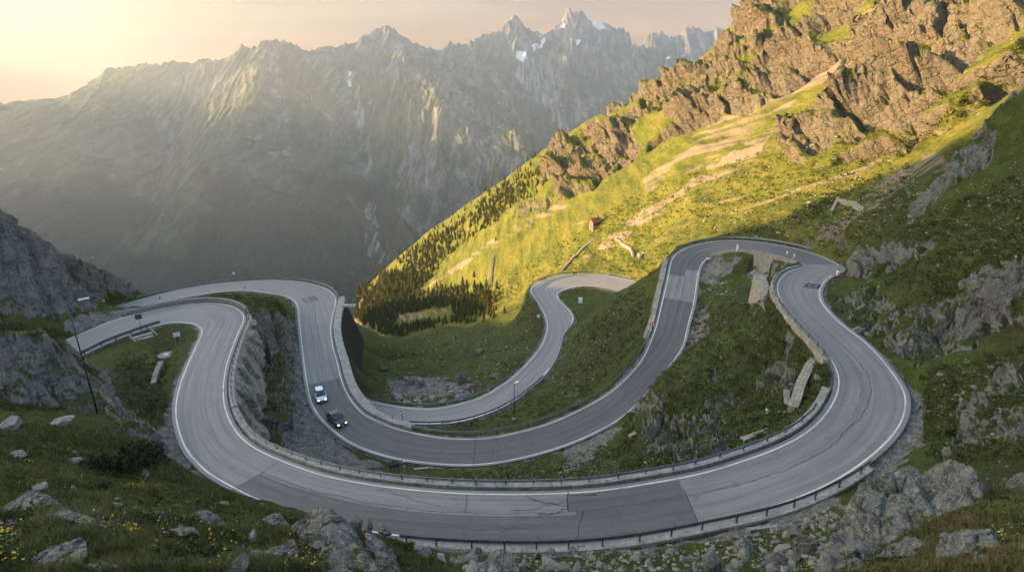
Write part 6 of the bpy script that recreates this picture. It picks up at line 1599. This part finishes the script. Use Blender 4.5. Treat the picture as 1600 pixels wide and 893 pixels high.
# ------------------------------------------------------------------ the two cars, the walker, the hut
M['silver']=plain('silver_paint',(.55,.57,.60),.28,.04,metal=.35,spec=.5); M['carblack']=plain('black_paint',(.012,.013,.016),.22,.1,spec=.6)
M['glass']=plain('dark_glass',(.012,.016,.020),.08,.1,spec=.7); M['tyre']=plain('tyre_rubber',(.018,.018,.018),.85,.2); M['rim']=plain('wheel_rim',(.35,.36,.37),.35,.1,metal=.8); M['plastic']=plain('dark_trim',(.02,.02,.022),.6,.2)
def glow(name,c,st):
    s=NT(name); s.b.inputs['Base Color'].default_value=(*c,1); s.b.inputs['Emission Color'].default_value=(*c,1); s.b.inputs['Emission Strength'].default_value=st; return s.m
M['headlamp']=glow('lit_headlamp',(1,.9,.75),.9); M['tail']=plain('tail_lens',(.25,.01,.01),.2,.1)
def loft(sections,mat,name,parent,sub=2):
    """sections: list of (y, [(x,z)...half profile bottom->top]) mirrored"""
    bm=bmesh.new(); rows=[]
    for y,prof in sections:
        full=[(x,z) for x,z in prof]+[(-x,z) for x,z in reversed(prof)]
        rows.append([bm.verts.new((x,y,z)) for x,z in full])
    m=len(rows[0])
    for a,b in zip(rows,rows[1:]):
        for k in range(m):
            bm.faces.new((a[k],a[(k+1)%m],b[(k+1)%m],b[k]))
    bm.faces.new(rows[0]); bm.faces.new(rows[-1][::-1])
    bmesh.ops.recalc_face_normals(bm,faces=bm.faces)
    me=bpy.data.meshes.new(name); bm.to_mesh(me); bm.free(); me.materials.append(mat)
    for p in me.polygons: p.use_smooth=True
    o=link(bpy.data.objects.new(name,me),parent); md=o.modifiers.new('round','SUBSURF'); md.levels=md.render_levels=sub; return o
def car(px,py,frac,label,paint,tall,length,wid=1.78):
    i=near_i(road,px,py,'L'); c_=road.L[i]*(1-frac)+road.R[i]*frac; f=-road.T[i]
    # slide along the road until the car sits at its photo row
    best=min(range(max(0,i-25),min(road.n,i+25)),key=lambda k:(lambda q:(to_px(*q)[0]-px)**2+(to_px(q[0],q[1],q[2]+.7)[1]-py)**2)(road.L[k]*(1-frac)+road.R[k]*frac))
    i=best; c_=road.L[i]*(1-frac)+road.R[i]*frac; f=-road.T[i]
    t_=thing('car',(c_[0],c_[1],c_[2]+.018),math.atan2(f[1],f[0])-math.pi/2,label,'car')     # +Y is forward
    slope=(road.C[min(i+3,road.n-1),2]-road.C[max(i-3,0),2])/(road.s[min(i+3,road.n-1)]-road.s[max(i-3,0)]); t_.rotation_euler.x=-math.atan(slope)
    L=length/2; w=wid/2; H=tall
    def low(y,k,zb,zt,): return (y,[(w*k*.80,zb),(w*k,zb+.12),(w*k,zt-.22),(w*k*.97,zt-.06),(w*k*.82,zt)])
    body=loft([low(-L,.86,.34,.86),low(-L+.12,.95,.24,.96),low(-L*.62,1,.2,1.0),low(0,1,.2,.98),low(L*.45,1,.2,.94),low(L*.72,.98,.2,.86),low(L-.12,.90,.24,.74),low(L,.80,.34,.64)],M[paint],'body',t_)
    y0,y1,y2,y3=-L+.08,-L+.42,L*.22,L*.56
    if tall<1.5: y0,y1,y2,y3=-L+.35,-L+.85,L*.18,L*.52
    gz=lambda y,k,zt:(y,[(w*.93,.88),(w*.93,.95),(w*k,zt-.10),(w*k*.95,zt-.02),(w*k*.6,zt)])
    glassh=loft([gz(y0,.80,1.0),gz(y1,.80,H-.03),gz((y1+y2)/2,.82,H),gz(y2,.80,H-.04),gz(y3,.86,.99)],M['glass'],'windows',t_,2)
    g=MB(); roof=[]
    loft([(y1+.08,[(w*.74,H-.02),(w*.76,H+.0),(w*.6,H+.025),(w*.3,H+.03)]),((y1+y2)/2,[(w*.77,H),(w*.79,H+.015),(w*.6,H+.045),(w*.3,H+.055)]),(y2-.08,[(w*.74,H-.02),(w*.76,H-.01),(w*.6,H+.01),(w*.3,H+.02)])],M[paint],'roof',t_,1)
    for s_ in (-1,1):
        for yp,yt,zt in ((y3-.05,y2,H-.05),(y0+.05,y1,H-.06)):
            g=MB(); g.tube([(s_*w*.93,yp,.95),(s_*w*.81,yt,zt)],.045,6); g.build('pillar',M[paint],t_)
        g=MB(); g.tube([(s_*w*.95,(y1+y2)/2-.05,.93),(s_*w*.83,(y1+y2)/2-.05,H-.06)],.035,6); g.build('pillar',M['plastic'],t_)
        g=MB(); g.box((0,0,0),(.10,.18,.13)); m_=g.build('mirror',M[paint],t_,bevel=.03); m_.location=(s_*(w+.10),y3-.12,1.0)
        g=MB(); g.box((0,0,0),(.30,.14,.13)); h_=g.build('headlight',M['headlamp'],t_,bevel=.05); h_.location=(s_*w*.66,L-.10,.64); h_.rotation_euler=(R(-15),0,-s_*R(18))
        g=MB(); g.box((0,0,0),(.18,.10,.24)); h_=g.build('tail_light',M['tail'],t_,bevel=.03); h_.location=(s_*w*.78,-L+.06,.78)
        for yy in (L*.62,-L*.60):
            wt=bpy.data.objects.new('wheel',None); link(wt,t_); wt.location=(s_*(w-.10),yy,.31)
            g=MB(); g.lathe([(.20,-.10),(.29,-.11),(.315,-.06),(.315,.06),(.29,.11),(.20,.10)],(0,0,0),22,'X'); g.build('tyre',M['tyre'],wt,smooth=True)
            g=MB(); g.lathe([(.01,-.085),(.20,-.085),(.21,.085),(.01,.085)],(0,0,0),16,'X')
            for k in range(5):
                a=k*1.2566; g.tube([(s_*.095,0,0),(s_*.10,.19*math.cos(a),.19*math.sin(a))],.02,5)
            g.build('rim',M['rim'],wt)
    g=MB(); g.box((0,L-.02,.47),(w*1.0,.06,.16)); g.build('grille',M['plastic'],t_,bevel=.02); g=MB(); g.box((0,L+.015,.36),(.46,.02,.10)); g.build('number_plate',M['white'],t_)
    g=MB(); g.box((0,L-.06,.27),(w*1.5,.16,.10)); g.build('bumper',M['plastic'],t_,bevel=.03)
    return t_,w,H,y1,y2
car(498,618,.28,'silver hatchback with lit headlights coming down the second road','silver',1.56,3.9,1.72)
t_,w_,H_,y1_,y2_=car(522,654,.26,'black estate car with roof rails and lit headlights, ahead of the silver one','carblack',1.46,4.5,1.80)
for s_ in (-1,1):
    g=MB(); g.tube([(s_*w_*.68,y1_+.2,H_+.03),(s_*w_*.68,y1_+.35,H_+.10),(s_*w_*.68,y2_-.35,H_+.10),(s_*w_*.68,y2_-.2,H_+.03)],.02,6); g.build('roof_rail',M['zinc'],t_)
# --- walker on the gravel above the first loop
def person(px,py,label,shirt,trousers,hgt=1.74,rz=0):
    p=on_ground(px,py,2); t_=thing('person',p,rz,label,'person')
    J=[((0,0,.94),.13),((0,0,1.12),.125),((0,0,1.32),.15),((0,0,1.46),.075),((0,.01,1.54),.055),((0,.015,1.63),.095),((0,.01,1.72),.07)]
    E_=[(0,1),(1,2),(2,3),(3,4),(4,5),(5,6)]
    for s_ in (-1,1):
        o=len(J); J+=[((s_*.19,0,1.41),.06),((s_*.25,-.02,1.14),.045),((s_*.24,.08,.92),.036),((s_*.235,.11,.83),.035)]; E_+=[(2,o),(o,o+1),(o+1,o+2),(o+2,o+3)]
        o=len(J); J+=[((s_*.10,0,.86),.095),((s_*.11,.03*s_,.48),.062),((s_*.11,-.05*s_,.09),.045),((s_*.12,.10-.05*s_,.04),.042)]; E_+=[(0,o),(o,o+1),(o+1,o+2),(o+2,o+3)]
    def skin(nm,idx,mat,grow,par):
        mp={j:k for k,j in enumerate(idx)}; me=bpy.data.meshes.new(nm); me.from_pydata([J[j][0] for j in idx],[(mp[a],mp[b]) for a,b in E_ if a in mp and b in mp],[])
        o=link(bpy.data.objects.new(nm,me),par); md=o.modifiers.new('skin','SKIN'); sv=me.skin_vertices[0].data
        for k,j in enumerate(idx): sv[k].radius=(J[j][1]+grow,)*2; sv[k].use_root=(k==0)
        o.modifiers.new('sub','SUBSURF').levels=1; o.modifiers['sub'].render_levels=2; me.materials.append(mat); return o
    skin('body',list(range(len(J))),plain('skin_tone',(.45,.28,.20),.6,.08),0,t_)
    skin('trousers',[0,11,12,13,19,20,21] if False else [0]+[11,12,13]+[19,20,21],trousers,.018,t_)
    skin('shirt',[1,2,7,8,15,16],shirt,.016,t_)
    g=MB(); g.lathe([(.105,1.66),(.11,1.70),(.085,1.77),(.02,1.80)],(0,0,0),14); g.build('hair',plain('brown_hair',(.06,.035,.02),.8,.2),t_,smooth=True)
    t_.scale=(hgt/1.8,)*3; return t_
person(164,478,'person in a pale orange top and blue trousers on the gravel below the left crag',plain('orange_shirt',(.55,.30,.20),.8,.1),plain('blue_trousers',(.03,.07,.22),.8,.1),1.8,R(60))
# --- the hut on the sunlit slope
def hut():
    p=on_ground(930,353,2); u=to_px(*p)[2]/F; t_=thing('mountain_hut',p,R(24),'small stone hut with red tiled gable roof alone on the sunlit slope','hut')
    Wd,Dp,Hw,Hr=15*u,12*u,6.5*u,11.5*u; M['hut_wall']=plain('rendered_stone',(.16,.11,.075),.9,.25,1.5,bump=.5,bscale=3); M['tiles']=plain('red_roof',(.24,.085,.05),.85,.25,2,bump=.6,bscale=6)
    g=MB(); g.prism([(-Dp/2,-2.5),(Dp/2,-2.5),(Dp/2,Hw),(0,Hr),(-Dp/2,Hw)],'X',-Wd/2,Wd/2); wl=g.build('wall',M['hut_wall'],t_)
    for s_ in (-1,1):
        g=MB(); a=math.atan2(Hr-Hw,Dp/2); g.prism([(s_*Dp*.62,Hw-Dp*.12*math.tan(a)+.05),(0,Hr+.06),(0,Hr+.30),(s_*Dp*.62,Hw-Dp*.12*math.tan(a)+.29)],'X',-Wd/2-.4,Wd/2+.4); rf=g.build('roof',M['tiles'],t_)
    g=MB(); g.box((Wd*.22,0,Hr+.35),(.7,.7,1.5)); g.box((Wd*.22,0,Hr+1.15),(.9,.9,.12)); g.build('chimney',M['hut_wall'],t_)
    for x_,z_ in ((-Wd*.28,Hw*.55),(Wd*.05,Hw*.55),(Wd*.32,Hw*.55)):
        g=MB(); g.box((x_,-Dp/2-.02,z_),(1.0,.10,1.15)); fr_=g.build('window',M['timber'],t_); g=MB(); g.box((x_,-Dp/2-.055,z_),(.8,.06,.95)); g.build('pane',M['glass'],fr_)
    g=MB(); g.box((-Wd*.10,-Dp/2-.02,.9),(1.0,.10,2.0)); g.build('door',M['timber'],t_)
    g=MB(); g.box((-Wd*.05,-Dp*.72,-1.3),(Wd*1.25,Dp*.45,2.6)); g.build('terrace',M['hut_wall'],t_,bevel=.08)
    g=MB(); g.prism([(0,-1.5),(Dp*.6,-1.5),(Dp*.6,Hw*.62),(0,Hw*.8)],'Y',-Dp*.34,Dp*.34); an=g.build('annexe',M['hut_wall'],t_); an.location=(Wd/2,0,0)
hut()
